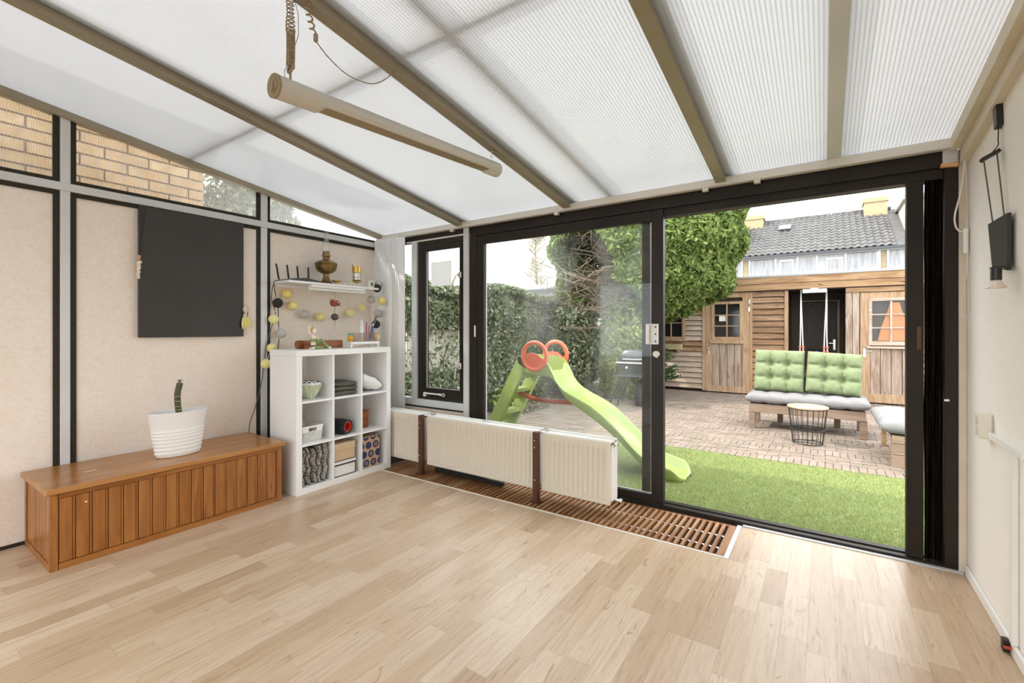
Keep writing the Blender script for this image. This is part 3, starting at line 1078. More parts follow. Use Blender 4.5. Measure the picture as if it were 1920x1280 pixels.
tr.box(-3.36, GX1 + 0.025, GY0 - 0.011, GY0 - 0.001, -0.01, 0.004).box(GX1 + 0.001, GX1 + 0.025, GY0 - 0.001, 3.312, -0.01, 0.004)
tag(tr.obj('trim_2', M['whitetrim']), 'thin white edging strip round the floor grille', 'trim', kind='structure')

# ---------------------------------------------------------------- radiators
def radiator(x0, x1, label):
    t = thing('radiator', label, 'radiator', ((x0 + x1) / 2, 3.02, 0.075), 'ivory panel radiators in a row')
    z0, z1 = 0.078, 0.515
    # front panel with pressed ribs
    b = B()
    y = 2.955
    n = max(2, int(round((x1 - x0 - 0.05) / 0.0385)))
    xs_ = [x0, x0 + 0.004]
    prof = [(x0, y + 0.012), (x0 + 0.006, y)]
    p = (x1 - x0 - 0.05) / n
    dep = []
    cols = [(x0, 0.012, 0.012), (x0 + 0.006, 0.0, 0.0)]
    for i in range(n):
        c = x0 + 0.025 + p * (i + 0.5)
        cols += [(c - p * 0.32, 0.0, 0.0), (c - p * 0.18, 0.0, 0.012), (c + p * 0.18, 0.0, 0.012), (c + p * 0.32, 0.0, 0.0)]
    cols += [(x1 - 0.006, 0.0, 0.0), (x1, 0.012, 0.012)]
    zs = [(z0, 0.012, 0), (z0 + 0.008, 0, 0), (z0 + 0.035, 0, 0), (z0 + 0.045, 0, 1), (z1 - 0.062, 0, 1), (z1 - 0.05, 0, 0), (z1 - 0.010, 0, 0), (z1, 0.014, 0)]
    P = []
    for (z, e, r) in zs:
        P.append([(x, y + max(e, e0) + (rr if r else 0), z) for (x, e0, rr) in cols])
    b.grid(P)
    b.obj('front_panel', M['ivory'], t, smooth=True, ang=50)
    B().box(x0 + 0.004, x1 - 0.004, 3.083, 3.098, z0, z1 - 0.004, 0.004).obj('back_panel', M['ivory'], t)
    c = B().box(x0 + 0.012, x1 - 0.012, 2.972, 3.082, z0 + 0.02, z1 - 0.04)
    c.obj('convector_core', M['ivory'], t)
    B().box(x0 + 0.002, x1 - 0.002, 2.962, 2.985, z1 - 0.012, z1 + 0.003, 0.003).box(x0 + 0.002, x1 - 0.002, 3.07, 3.094, z1 - 0.012, z1 + 0.003, 0.003).box(x0 + 0.01, x1 - 0.01, 2.985, 3.07, z1 - 0.02, z1 - 0.008).obj('top_grille', M['whitetrim'], t)
    for xe in (x0 - 0.001, x1 + 0.001):
        B().box(xe - 0.003, xe + 0.003, 2.975, 3.08, z0 + 0.03, z1 - 0.03).obj('end_cap', M['whitetrim'], t)
    for xe in (x0 + 0.03, x1 - 0.03):
        for z in (z1 - 0.045, z0 + 0.045):
            pass
    return t


r1 = radiator(-3.52, -2.985, 'short ivory panel radiator half hidden behind the cube shelf')
r2 = radiator(-2.925, -1.79, 'long ivory panel radiator between the two brown posts')
r3 = radiator(-1.745, -1.20, 'ivory panel radiator at the right end of the row by the door')
B().cyl((-1.197, 3.03, 0.488), (-1.172, 3.03, 0.488), 0.014, n=14).obj('plug', M['silver'], r3, smooth=True)
v = B().cyl((-1.197, 3.03, 0.105), (-1.155, 3.03, 0.105), 0.011, n=12).cyl((-1.155, 3.03, 0.105), (-1.14, 3.03, 0.105), 0.016, n=12)
v.obj('valve', M['silver'], r3, smooth=True)
B().cyl((-2.35, 3.03, 0.523), (-2.30, 3.03, 0.523), 0.006).obj('clip', M['silver'], r2)
for x, lab in ((-2.957, 'dark brown radiator post nearer the cube shelf'), (-1.767, 'dark brown radiator post nearer the sliding door')):
    t = thing('radiator_post', lab, 'post', (x, 2.92, 0.0), 'brown posts carrying the radiators')
    box('post', M['postbrown'], t, x - 0.021, x + 0.021, 2.905, 2.948, -0.001, 0.522, 0.003)
    box('foot_plate', M['postbrown'], t, x - 0.035, x + 0.035, 2.897, 2.955, -0.001, 0.008)
    box('bracket', M['silver'], t, x + 0.012, x + 0.03, 2.93, 3.06, 0.517, 0.527)
    for z in (0.46, 0.17, 0.41):
        B().cyl((x, 2.905, z), (x, 2.900, z), 0.006).obj('bolt', M['silver'], t)
hb = B().box(-2.90, -2.16, 3.03, 3.075, 0.002, 0.040, 0.004)
for k in range(3):
    hb.cyl((-2.165, 3.04 + 0.012 * k, 0.02), (-2.15, 3.04 + 0.012 * k, 0.02), 0.004)
tag(hb.obj('floor_conduit', M['plastic_black']), 'black ribbed bar lying on the floor grille under the long radiator', 'conduit')

# ---------------------------------------------------------------- wooden chest bench
bx0, bx1, by0, by1 = -3.925, -3.365, 0.632, 1.882
bn = thing('chest_bench', 'long honey pine chest bench clad in upright boards against the wall', 'bench', ((bx0 + bx1) / 2, (by0 + by1) / 2, 0.0))
core = B().box(bx0 + 0.02, bx1 - 0.02, by0 + 0.02, by1 - 0.02, 0.02, 0.405)
core.obj('carcass', M['bench'], bn)
for (xa, ya) in ((bx1, by0), (bx1, by1), (bx0, by0)):
    sx_ = -0.032 if xa == bx1 else 0.032
    sy_ = 0.034 if ya == by0 else -0.034
    box('corner_stile', M['bench'], bn, min(xa, xa + sx_), max(xa, xa + sx_), min(ya, ya + sy_), max(ya, ya + sy_), 0.0, 0.408, 0.003)
n = 17
for i in range(n):
    a = lerp(by0 + 0.036, by1 - 0.036, i / n)
    b = lerp(by0 + 0.036, by1 - 0.036, (i + 1) / n)
    bm_ = B()
    bm_.box(bx1 - 0.022, bx1 - 0.006, a + 0.0015, b - 0.014, 0.036, 0.380, 0.003)
    bm_.box(bx1 - 0.022, bx1 - 0.010, b - 0.013, b - 0.0015, 0.036, 0.380, 0.002)
    bm_.obj('board', M['bench'], bn)
n = 7
for i in range(n):
    a = lerp(bx0 + 0.034, bx1 - 0.034, i / n)
    b = lerp(bx0 + 0.034, bx1 - 0.034, (i + 1) / n)
    bm_ = B()
    bm_.box(a + 0.0015, b - 0.014, by0 + 0.006, by0 + 0.022, 0.036, 0.380, 0.003)
    bm_.box(b - 0.013, b - 0.0015, by0 + 0.010, by0 + 0.022, 0.036, 0.380, 0.002)
    bm_.obj('board', M['bench'], bn)
M['benchrail'] = wood_material('honey_pine_rail', (0.35, 0.13, 0.028), (0.42, 0.175, 0.047), (0.26, 0.09, 0.018), 'y', 0.35, 10)
box('plinth', M['benchrail'], bn, bx1 - 0.022, bx1 - 0.001, by0 + 0.036, by1 - 0.036, 0.0, 0.034, 0.002)
box('plinth', M['benchrail'], bn, bx0 + 0.034, bx1 - 0.034, by0 + 0.001, by0 + 0.022, 0.0, 0.034, 0.002)
box('top_rail', M['benchrail'], bn, bx1 - 0.022, bx1 - 0.001, by0 + 0.036, by1 - 0.036, 0.382, 0.408, 0.002)
box('top_rail', M['benchrail'], bn, bx0 + 0.034, bx1 - 0.034, by0 + 0.001, by0 + 0.022, 0.382, 0.408, 0.002)
xm = -3.60
B().box(bx0, xm - 0.001, by0 - 0.018, by1 + 0.022, 0.41, 0.440, 0.004).obj('lid_plank', M['benchlid'], bn)
B().box(xm + 0.001, bx1 + 0.018, by0 - 0.018, by1 + 0.022, 0.41, 0.440, 0.004).obj('lid_plank', M['benchlid'], bn)
box('hinge', M['silver'], bn, -3.612, -3.590, 0.82, 0.88, 0.4402, 0.4425)
B().ell((-3.358, 0.775, 0.335), (0.002, 0.006, 0.004), 8, 6).obj('paint_fleck', M['whitetrim'], bn)

# ---------------------------------------------------------------- potted plant
px_, py_ = -3.60, 1.300
pt = thing('potted_plant', 'oval ribbed white pot with a bare cut green cane on the chest bench', 'plant', (px_, py_, 0.4402))
prof = [(0.115, 0.0), (0.124, 0.003), (0.128, 0.012)]
z = 0.02
for k in range(7):
    f = z / 0.295
    r = lerp(0.128, 0.170, f)
    prof += [(r + 0.001, z), (r + 0.0035, z + 0.004), (r + 0.0035, z + 0.014 - 0.001 * k), (r + 0.001, z + 0.018 - 0.001 * k)]
    z += 0.0265 - 0.001 * k
prof += [(lerp(0.128, 0.172, z / 0.295), z + 0.004), (0.171, 0.288), (0.173, 0.291), (0.173, 0.296), (0.168, 0.297), (0.164, 0.29), (0.155, 0.24), (0.152, 0.225)]
B().lathe(prof, (px_, py_, 0.4402), 56, sx=0.56, sy=1.0, cap1=False).obj('pot', M['pot'], pt, smooth=True, ang=60)
B().lathe([(0.001, 0.222), (0.153, 0.222)], (px_, py_, 0.4402), 40, sx=0.55, sy=0.99, cap0=False, cap1=False).obj('soil', M['soil'], pt)
sp = [(px_, py_, 0.64), (px_ + 0.002, py_ + 0.001, 0.72), (px_ - 0.002, py_ - 0.004, 0.79), (px_ + 0.002, py_ - 0.006, 0.85), (px_ + 0.004, py_ + 0.004, 0.905), (px_ + 0.005, py_ + 0.006, 0.92)]
cane = B().tube(spline(sp, 6), 0.0185, 12).obj('cane', M['stem'], pt, smooth=True)
for (z, dy, ti) in ((0.765, -0.003, 0.05), (0.80, -0.004, -0.1), (0.832, -0.006, 0.15), (0.868, -0.003, -0.08), (0.893, 0.002, 0.35), (0.742, -0.002, 0.0)):
    rr = [(px_ + 0.001 + 0.0185 * math.cos(t), py_ + dy + 0.0185 * math.sin(t), z + ti * 0.0185 * math.sin(t)) for t in np.linspace(0, 2 * PI, 16, endpoint=False)]
    B().tube(rr, 0.0016, 5, closed=True).obj('ring_scar', M['stemring'], cane)
tp = B().lathe([(0.016, 0.0), (0.010, 0.006), (0.008, 0.018), (0.015, 0.024), (0.004, 0.022)], (px_ + 0.005, py_ + 0.006, 0.918), 10)
tp.obj('cut_tip', M['bark'], pt, smooth=True)

# ---------------------------------------------------------------- cube shelf
sx0, sx1, sy0, sy1, sh = -3.72, -3.338, 1.982, 2.908, 1.12
cs = thing('cube_shelf', 'white open-back cube shelf with nine compartments in the corner', 'shelf', ((sx0 + sx1) / 2, (sy0 + sy1) / 2, 0.0))
t_ = 0.048
box('side_panel', M['white'], cs, sx0, sx1, sy0, sy0 + t_, t_, sh - t_, 0.0015)
box('side_panel', M['white'], cs, sx0, sx1, sy1 - t_, sy1, t_, sh - t_, 0.0015)
box('top_panel', M['white'], cs, sx0, sx1, sy0, sy1, sh - t_ + 0.0005, sh, 0.0015)
box('base_panel', M['white'], cs, sx0, sx1, sy0, sy1, 0.0, t_ - 0.0005, 0.0015)
zl = [0.048, 0.3845, 0.7205]         # tops of the three levels' floors
zs0 = [(0.3685, 0.3845), (0.7045, 0.7205)]
ydv = [(2.298, 2.314), (2.577, 2.593)]
for a, b in ydv:
    box('divider', M['white'], cs, sx0, sx1 - 0.002, a, b, t_, sh - t_)
cells_y = [(sy0 + t_, 2.298), (2.314, 2.577), (2.593, sy1 - t_)]
for (a, b) in zs0:
    for (ya, yb) in cells_y:
        box('shelf_board', M['white'], cs, sx0, sx1 - 0.002, ya + 0.0003, yb - 0.0003, a, b)
zl[1], zl[2] = 0.3845, 0.7205

# sage perforated flower bowl, top left compartment
c = (-3.47, 2.172, zl[2])
fb = thing('flower_bowl', 'sage green scalloped flower bowl with holes in its domed lid', 'bowl', c)
rows = []
for (r, z) in ((0.035, 0.0), (0.04, 0.004), (0.05, 0.02), (0.072, 0.06), (0.088, 0.095), (0.094, 0.118)):
    rows.append([(c[0] + r * (1 + 0.05 * math.cos(14 * t)) * math.cos(t), c[1] + r * (1 + 0.05 * math.cos(14 * t)) * math.sin(t), c[2] + z) for t in np.linspace(0, 2 * PI, 70, endpoint=False)])
b = B()
V = b.grid(rows, closed_v=True)
b.bm.faces.new(V[0])
b.obj('bowl', M['sage'], fb, smooth=True)
B().lathe([(0.092, 0.113), (0.088, 0.122), (0.07, 0.134), (0.04, 0.142), (0.002, 0.144)], c, 40).obj('lid', M['pot'], fb, smooth=True)
for i in range(11):
    a = 2 * PI * i / 11
    B().ell((c[0] + 0.066 * math.cos(a), c[1] + 0.066 * math.sin(a), c[2] + 0.1345), (0.012, 0.012, 0.004), 12, 6).obj('hole', M['cavity'], fb)
for i in range(5):
    a = 2 * PI * i / 5
    B().ell((c[0] + 0.032 * math.cos(a), c[1] + 0.032 * math.sin(a), c[2] + 0.1425), (0.010, 0.010, 0.004), 12, 6).obj('hole', M['cavity'], fb)


def folded_cloth(name, label, mat, x0, x1, y0, y1, z0, layers, lt):
    """a folded blanket: thick rounded layers joined by a rolled fold at the front edge"""
    t = thing(name, label, 'blanket', ((x0 + x1) / 2, (y0 + y1) / 2, z0))
    z = z0
    for k in range(layers):
        b = B()
        rr = lt / 2
        ny = 14
        rowsx = 12
        P = []
        for j in range(ny + 1):
            y = lerp(y0, y1, j / ny)
            edge = min(j, ny - j) / ny
            sq = 1 - 0.25 * max(0, 1 - edge * 8)
            row = []
            for i in range(22):
                a = 2 * PI * i / 22
                ca, sa = math.cos(a), math.sin(a)
                hx = (x1 - x0) / 2
                ex = 0.35
                X = (x0 + x1) / 2 + math.copysign(abs(ca) ** ex, ca) * hx * (1 - 0.03 * k) + 0.004 * math.sin(7 * y + k)
                Z = z + rr + math.copysign(abs(sa) ** 0.6, sa) * rr * sq + 0.003 * math.sin(31 * y + 2 * k + a)
                row.append((X, y, max(Z, z0)))
            P.append(row)
        V = b.grid(P, closed_v=True)
        b.bm.faces.new(V[0])
        b.bm.faces.new(V[-1])
        b.obj('fold', mat, t, smooth=True, ang=70)
        z += lt * 0.93
    return t


folded_cloth('folded_blanket', 'folded olive grey blanket in the top middle compartment', M['olivecloth'], -3.66, -3.375, 2.335, 2.560, zl[2] + 0.0005, 3, 0.040)

# white cushion
c = (-3.50, 2.72, zl[2] + 0.001)
b = B()
rows = []
nu, nv = 20, 18
rotc = Matrix.Rotation(math.radians(-22), 3, 'X')
for s_ in (1, -1):
    P = []
    for i in range(nu + 1):
        row = []
        for j in range(nv + 1):
            u = -1 + 2 * i / nu
            v_ = -1 + 2 * j / nv
            pinch = 1 - 0.10 * (1 - u * u) - 0.0
            pinch2 = 1 - 0.10 * (1 - v_ * v_)
            h = 0.058 * ((1 - u ** 4) * (1 - v_ ** 4)) ** 0.5 * s_ + 0.003 * math.sin(9 * u + 5 * v_)
            p = rotc @ Vector((u * 0.15 * pinch2, v_ * 0.118 * pinch, h))
            row.append((c[0] + p.x, c[1] + p.y, c[2] + 0.085 + p.z))
        P.append(row)
    b.grid(P)
bmesh.ops.remove_doubles(b.bm, verts=b.bm.verts[:], dist=0.0006)
tag(b.obj('cushion', M['whitecloth'], smooth=True, ang=80), 'small plump white cushion in the top right compartment', 'cushion')

# white perforated basket
x0, x1, y0, y1, z0, z1 = -3.62, -3.375, 2.055, 2.232, zl[1] + 0.0005, zl[1] + 0.125
bk = thing('storage_basket', 'white perforated plastic basket in the middle left compartment', 'basket', ((x0 + x1) / 2, (y0 + y1) / 2, z0))
b = B()
fl_ = 0.012
b.box(x0 + fl_, x1 - fl_, y0 + fl_, y1 - fl_, z0, z0 + 0.004)


def lattice(b, P, ncol, nrow):
    """P(u,v) -> point; bars of a perforated wall"""
    for i in range(ncol + 1):
        u = i / ncol
        b.tube([P(u, 0.10), P(u, 0.68)], 0.0026, 4, caps=False)
    for j in range(nrow + 1):
        v = 0.10 + 0.58 * j / nrow
        b.tube([P(0, v), P(1, v)], 0.0026, 4, caps=False)


def wall(pa, pb, pa2, pb2):
    pa, pb, pa2, pb2 = Vector(pa), Vector(pb), Vector(pa2), Vector(pb2)
    return lambda u, v: (pa.lerp(pb, u)).lerp(pa2.lerp(pb2, u), v)


corners0 = [(x0 + fl_, y0 + fl_, z0), (x1 - fl_, y0 + fl_, z0), (x1 - fl_, y1 - fl_, z0), (x0 + fl_, y1 - fl_, z0)]
corners1 = [(x0, y0, z1), (x1, y0, z1), (x1, y1, z1), (x0, y1, z1)]
for k in range(4):
    k2 = (k + 1) % 4
    Pf = wall(corners0[k], corners0[k2], corners1[k], corners1[k2])
    lattice(b, Pf, 16 if k % 2 else 22, 6)
    q = [Pf(0, 0.70), Pf(0.3, 0.70), Pf(0.3, 0.96), Pf(0, 0.96)]
    if k % 2:
        for (u0, u1) in ((0, 0.3), (0.7, 1)):
            b.bm.faces.new([b.bm.verts.new(v) for v in (Pf(u0, 0.68), Pf(u1, 0.68), Pf(u1, 1), Pf(u0, 1))])
        b.bm.faces.new([b.bm.verts.new(v) for v in (Pf(0.3, 0.92), Pf(0.7, 0.92), Pf(0.7, 1), Pf(0.3, 1))])
    else:
        b.bm.faces.new([b.bm.verts.new(v) for v in (Pf(0, 0.68), Pf(1, 0.68), Pf(1, 1), Pf(0, 1))])
b.obj('lattice_body', M['plastic_white'], bk, flip=False)
B().tube([(*p[:2], z1) for p in corners1], 0.005, 6, closed=True).obj('rim', M['plastic_white'], bk)
B().ell((-3.48, 2.11, z0 + 0.075), (0.05, 0.035, 0.045)).ell((-3.45, 2.17, z0 + 0.06), (0.04, 0.03, 0.03)).obj('contents', M['greycloth'], bk, smooth=True)

# foam roller
ax0, ax1 = Vector((-3.64, 2.395, zl[1] + 0.066)), Vector((-3.372, 2.468, zl[1] + 0.066))
rl = thing('foam_roller', 'black studded foam roller with a red core lying in the middle compartment', 'roller', (-3.5, 2.43, zl[1]))
d = (ax1 - ax0).normalized()
up = Vector((0, 0, 1))
sd = d.cross(up).normalized()
n = 40
b = B()
Ro, Ri = 0.060, 0.043
rings = []
for (p, r) in ((ax0, Ri), (ax0, Ro), (ax1, Ro), (ax1 + d * 0.002, Ro - 0.006), (ax1, Ri)):
    rings.append([p + (sd * math.cos(2 * PI * k / n) + up * math.sin(2 * PI * k / n)) * r for k in range(n)])
b.grid(rings, closed_v=True)
b.obj('sleeve', M['rubber'], rl, smooth=True)
b = B()
for i in range(9):
    for k in range(18):
        a = 2 * PI * (k + 0.5 * (i % 2)) / 18
        p = ax0 + d * (0.02 + i * 0.0275) + (sd * math.cos(a) + up * math.sin(a)) * (Ro + 0.001)
        b.ell(p, 0.0065, 6, 4)
tag(b.obj('studs', M['rubber'], rl, smooth=True), kind='stuff')
b = B()
rings = []
for (p, r) in ((ax0, Ri), (ax1 - d * 0.001, Ri)):
    rings.append([p + (sd * math.cos(2 * PI * k / n) + up * math.sin(2 * PI * k / n)) * (r - 0.0005) for k in range(n)])
b.grid(rings, closed_v=True)
rings2 = [[q for q in rings[1]], [p_ + (sd * math.cos(2 * PI * k / n) + up * math.sin(2 * PI * k / n)) * 0.036 for k, p_ in enumerate([ax1 - d * 0.001] * n)]]
b.grid(rings2, closed_v=True)
rings3 = [rings2[1], [ax0 + (sd * math.cos(2 * PI * k / n) + up * math.sin(2 * PI * k / n)) * 0.036 for k in range(n)]]
b.grid(rings3, closed_v=True)
b.obj('core', M['red'], rl, smooth=True)

# small wooden canister
wc = thing('wooden_canister', 'small square red-brown wooden canister in the middle right compartment', 'box', (-3.52, 2.665, zl[1]))
box('body', M['rust'], wc, -3.56, -3.46, 2.66, 2.755, zl[1] + 0.0005, zl[1] + 0.150, 0.004)
box('lid', M['rust'], wc, -3.563, -3.457, 2.657, 2.758, zl[1] + 0.151, zl[1] + 0.162, 0.003)
B().lathe([(0.006, 0), (0.006, 0.008), (0.010, 0.014), (0.006, 0.02)], (-3.51, 2.707, zl[1] + 0.162), 12).obj('knob', M['bark'], wc, smooth=True)

# grey chenille throws stuffed upright, bottom left compartment
def throw(label, specs):
    y_c = sum(s_[0] for s_ in specs) / len(specs)
    t = thing('grey_throw', label, 'blanket', (-3.5, y_c, zl[0]))
    for (yc, hw, zt, lean, ph) in specs:
        b = B()
        P = []
        nz = 22
        for j in range(nz + 1):
            f = j / nz
            z = zl[0] + 0.001 + (zt - zl[0]) * f
            hwz = hw * (0.75 + 0.25 * math.sin(PI * (0.12 + 0.8 * f))) * (1.0 if f < 0.9 else math.sqrt(max(0.05, 1 - ((f - 0.9) / 0.1) ** 2)))
            if f < 0.06:
                hwz *= 0.6 + 6.5 * f
            off = lean * (f - 0.5) + 0.007 * math.sin(5 * f * PI + ph)
            row = []
            for i in range(24):
                a = 2 * PI * i / 24
                ca, sa = math.cos(a), math.sin(a)
                X = -3.505 + math.copysign(abs(ca) ** 0.45, ca) * 0.135 + 0.004 * math.sin(17 * f + ph)
                Y = yc + off + math.copysign(abs(sa) ** 0.8, sa) * hwz
                Y = min(max(Y, sy0 + t_ + 0.002), 2.295)
                row.append((X, Y, z))
            P.append(row)
        V = b.grid(P, closed_v=True)
        b.bm.faces.new(V[0])
        b.bm.faces.new(V[-1])
        b.obj('fold', M['greycloth'], t, smooth=True, ang=80)
    return t


throw('mottled grey throw folded upright at the left of the bottom left compartment', [(2.058, 0.026, 0.335, 0.012, 0.2), (2.105, 0.022, 0.355, -0.018, 1.5)])
throw('mottled grey throw folded upright at the right of the bottom left compartment', [(2.158, 0.024, 0.33, -0.02, 0.8), (2.206, 0.023, 0.345, 0.012, 2.2), (2.257, 0.028, 0.362, 0.016, 3.0)])

# boxes, bottom middle compartment
wb_ = thing('white_box', 'white lidded box with black edging at the bottom of the middle column', 'box', (-3.5, 2.44, zl[0]))
box('body', M['plastic_white'], wb_, -3.66, -3.362, 2.324, 2.535, zl[0] + 0.0005, 0.150, 0.002)
box('lid', M['plastic_white'], wb_, -3.663, -3.359, 2.321, 2.538, 0.151, 0.180, 0.002)
e = B()
for (ya, yb, za, zb_) in ((2.322, 2.3275, 0.052, 0.148), (2.531, 2.5365, 0.052, 0.148), (2.322, 2.537, 0.0495, 0.055), (2.322, 2.537, 0.140, 0.1495), (2.321, 2.5385, 0.1755, 0.1815)):
    e.box(-3.3625 if za < 0.15 and zb_ < 0.16 else -3.36, -3.3575, ya, yb, za, zb_)
e.obj('edging', M['boardblack'], wb_)
kb = thing('blond_box', 'plain blond board box standing on the white lidded box', 'box', (-3.5, 2.43, 0.181))
box('body', M['kraft'], kb, -3.65, -3.366, 2.326, 2.532, 0.1818, 0.262, 0.002)
box('lid', M['kraft'], kb, -3.654, -3.362, 2.322, 2.536, 0.2625, 0.322, 0.003)
pb = thing('dotted_box', 'brown card box printed with dark blue discs in the bottom right compartment', 'box', (-3.5, 2.70, zl[0]))
box('body', M['dots'], pb, -3.64, -3.372, 2.60, 2.805, zl[0] + 0.0005, 0.318, 0.002)
box('lid_flap', M['kraft'], pb, -3.64, -3.372, 2.60, 2.805, 0.3185, 0.3215)

# ---------------------------------------------------------------- things on top of the cube shelf
zt = sh
lg = thing('wooden_trough', 'red-brown wooden trough lying on top of the cube shelf', 'box', (-3.63, 2.38, zt))
b = B().box(-3.68, -3.59, 2.20, 2.57, zt + 0.0005, zt + 0.012).box(-3.68, -3.672, 2.20, 2.57, zt + 0.012, zt + 0.068).box(-3.598, -3.59, 2.20, 2.57, zt + 0.012, zt + 0.068)
b.box(-3.672, -3.598, 2.562, 2.57, zt + 0.012, zt + 0.068)
b.obj('trough', M['rust'], lg)
B().cyl((-3.635, 2.162, zt + 0.036), (-3.635, 2.208, zt + 0.036), 0.034, n=20).obj('round_end', M['rust'], lg, smooth=True)

# seated elf figurine
fx, fy = -3.50, 2.235
fg = thing('elf_figurine', 'small seated elf figurine in green clothes with one arm raised', 'figurine', (fx, fy, zt))
bd = B()
bd.tube(spline([(fx, fy - 0.006, zt + 0.035), (fx, fy - 0.010, zt + 0.07), (fx, fy - 0.006, zt + 0.105), (fx, fy - 0.004, zt + 0.122)], 4), [0.022, 0.021, 0.020, 0.019, 0.0185, 0.018, 0.018, 0.019, 0.020, 0.018, 0.012, 0.009, 0.008], 10)
bd.ell((fx + 0.002, fy - 0.002, zt + 0.150), (0.020, 0.020, 0.024), 14, 10)
bd.ell((fx + 0.021, fy + 0.002, zt + 0.149), (0.004, 0.004, 0.004), 8, 6)
bd.tube(spline([(fx, fy - 0.020, zt + 0.118), (fx + 0.004, fy - 0.045, zt + 0.125), (fx + 0.004, fy - 0.050, zt + 0.165), (fx + 0.002, fy - 0.045, zt + 0.188)], 5), 0.006, 8)
bd.ell((fx + 0.002, fy - 0.044, zt + 0.192), (0.007, 0.006, 0.009), 8, 6)
bd.tube(spline([(fx, fy + 0.014, zt + 0.116), (fx + 0.008, fy + 0.032, zt + 0.09), (fx + 0.01, fy + 0.022, zt + 0.06)], 5), 0.006, 8)
bd.obj('body', M['skin'], fg, smooth=True)
B().ell((fx - 0.006, fy - 0.004, zt + 0.158), (0.022, 0.023, 0.022), 14, 10).cyl((fx - 0.012, fy - 0.004, zt + 0.172), (fx - 0.022, fy - 0.006, zt + 0.198), 0.009, 0.002, 8).obj('hair', M['blond'], fg, smooth=True)
B().lathe([(0.020, 0.085), (0.027, 0.080), (0.029, 0.068), (0.024, 0.060), (0.020, 0.062)], (fx, fy - 0.009, zt), 16).obj('tunic', M['elfgreen'], fg, smooth=True)
lgm = B()
lgm.tube(spline([(fx, fy, zt + 0.035), (fx + 0.03, fy + 0.03, zt + 0.068), (fx + 0.03, fy + 0.045, zt + 0.072), (fx + 0.03, fy + 0.085, zt + 0.03), (fx + 0.035, fy + 0.105, zt + 0.012)], 5), 0.013, 10)
lgm.tube(spline([(fx, fy - 0.01, zt + 0.022), (fx + 0.03, fy + 0.03, zt + 0.016), (fx + 0.035, fy + 0.055, zt + 0.014), (fx + 0.04, fy, zt + 0.011), (fx + 0.04, fy - 0.025, zt + 0.011)], 5), 0.0105, 10)
lgm.obj('trousers', M['elfgreen'], fg, smooth=True)
B().tube([(fx + 0.035, fy + 0.100, zt + 0.016), (fx + 0.037, fy + 0.118, zt + 0.010), (fx + 0.04, fy + 0.135, zt + 0.007)], [0.011, 0.009, 0.003], 8).obj('shoe', M['pot'], fg, smooth=True)
B().tube([(fx + 0.04, fy - 0.022, zt + 0.011), (fx + 0.04, fy - 0.045, zt + 0.009), (fx + 0.04, fy - 0.07, zt + 0.007)], [0.010, 0.008, 0.003], 8).obj('shoe', M['pot'], fg, smooth=True)

# white stand with pen box
ts = thing('white_stand', 'low white wooden stand on top of the cube shelf', 'stand', (-3.55, 2.77, zt))
box('stand_top', M['whitetrim'], ts, -3.60, -3.48, 2.58, 2.90, zt + 0.028, zt + 0.052, 0.004)
for (x, y) in ((-3.592, 2.59), (-3.592, 2.885), (-3.492, 2.59), (-3.492, 2.885)):
    box('foot', M['whitetrim'], ts, x - 0.006, x + 0.006, y - 0.008, y + 0.008, zt + 0.0003, zt + 0.0275)
zs_ = zt + 0.0523
jr = thing('spice_jar', 'small amber labelled jar with a teal lid on the white stand', 'jar', (-3.55, 2.622, zs_))
B().lathe([(0.022, 0.0), (0.024, 0.003), (0.024, 0.056), (0.021, 0.06)], (-3.55, 2.622, zs_), 20).obj('jar', M['amber'], jr, smooth=True)
B().lathe([(0.0235, 0.0605), (0.0235, 0.074), (0.021, 0.076)], (-3.55, 2.622, zs_), 20).obj('lid', M['teal'], jr, smooth=True)
pb2 = thing('pen_box', 'clear plastic pen box on the white stand', 'container', (-3.545, 2.775, zs_))
M['clearbox'] = emit_free_glass('clear_plastic', (0.93, 0.88, 0.86), 0.1, 0.08, 0.35)
b = B()
x0, x1, y0, y1 = -3.59, -3.495, 2.665, 2.885
b.box(x0, x0 + 0.002, y0, y1, zs_, zs_ + 0.08).box(x1 - 0.002, x1, y0, y1, zs_, zs_ + 0.08).box(x0, x1, y0, y0 + 0.002, zs_, zs_ + 0.08).box(x0, x1, y1 - 0.002, y1, zs_, zs_ + 0.08).box(x0, x1, y0, y1, zs_, zs_ + 0.002)
b.box(x0, x1, 2.79, 2.792, zs_, zs_ + 0.075)
b.obj('clear_box', M['clearbox'], pb2)
cd = thing('white_bottle', 'slim white turned bottle standing in the pen box', 'bottle', (-3.55, 2.745, zs_ + 0.003))
B().lathe([(0.016, 0.0), (0.018, 0.004), (0.018, 0.13), (0.013, 0.145), (0.016, 0.15), (0.016, 0.165), (0.010, 0.172), (0.0135, 0.182), (0.0135, 0.19), (0.006, 0.196)], (-3.55, 2.745, zs_ + 0.003), 18).obj('bottle', M['plastic_white'], cd, smooth=True)


def pen(name, label, mat, p, q, r, cat='pen', tipmat=None):
    t = thing(name, label, cat, p)
    P0, P1 = Vector(p), Vector(q)
    d = P1 - P0
    B().cyl(P0, P0 + d * 0.86, r, n=8).obj('barrel', mat, t, smooth=True)
    B().cyl(P0 + d * 0.861, P1, r, r * 0.25, n=8).obj('tip', tipmat or mat, t, smooth=True)


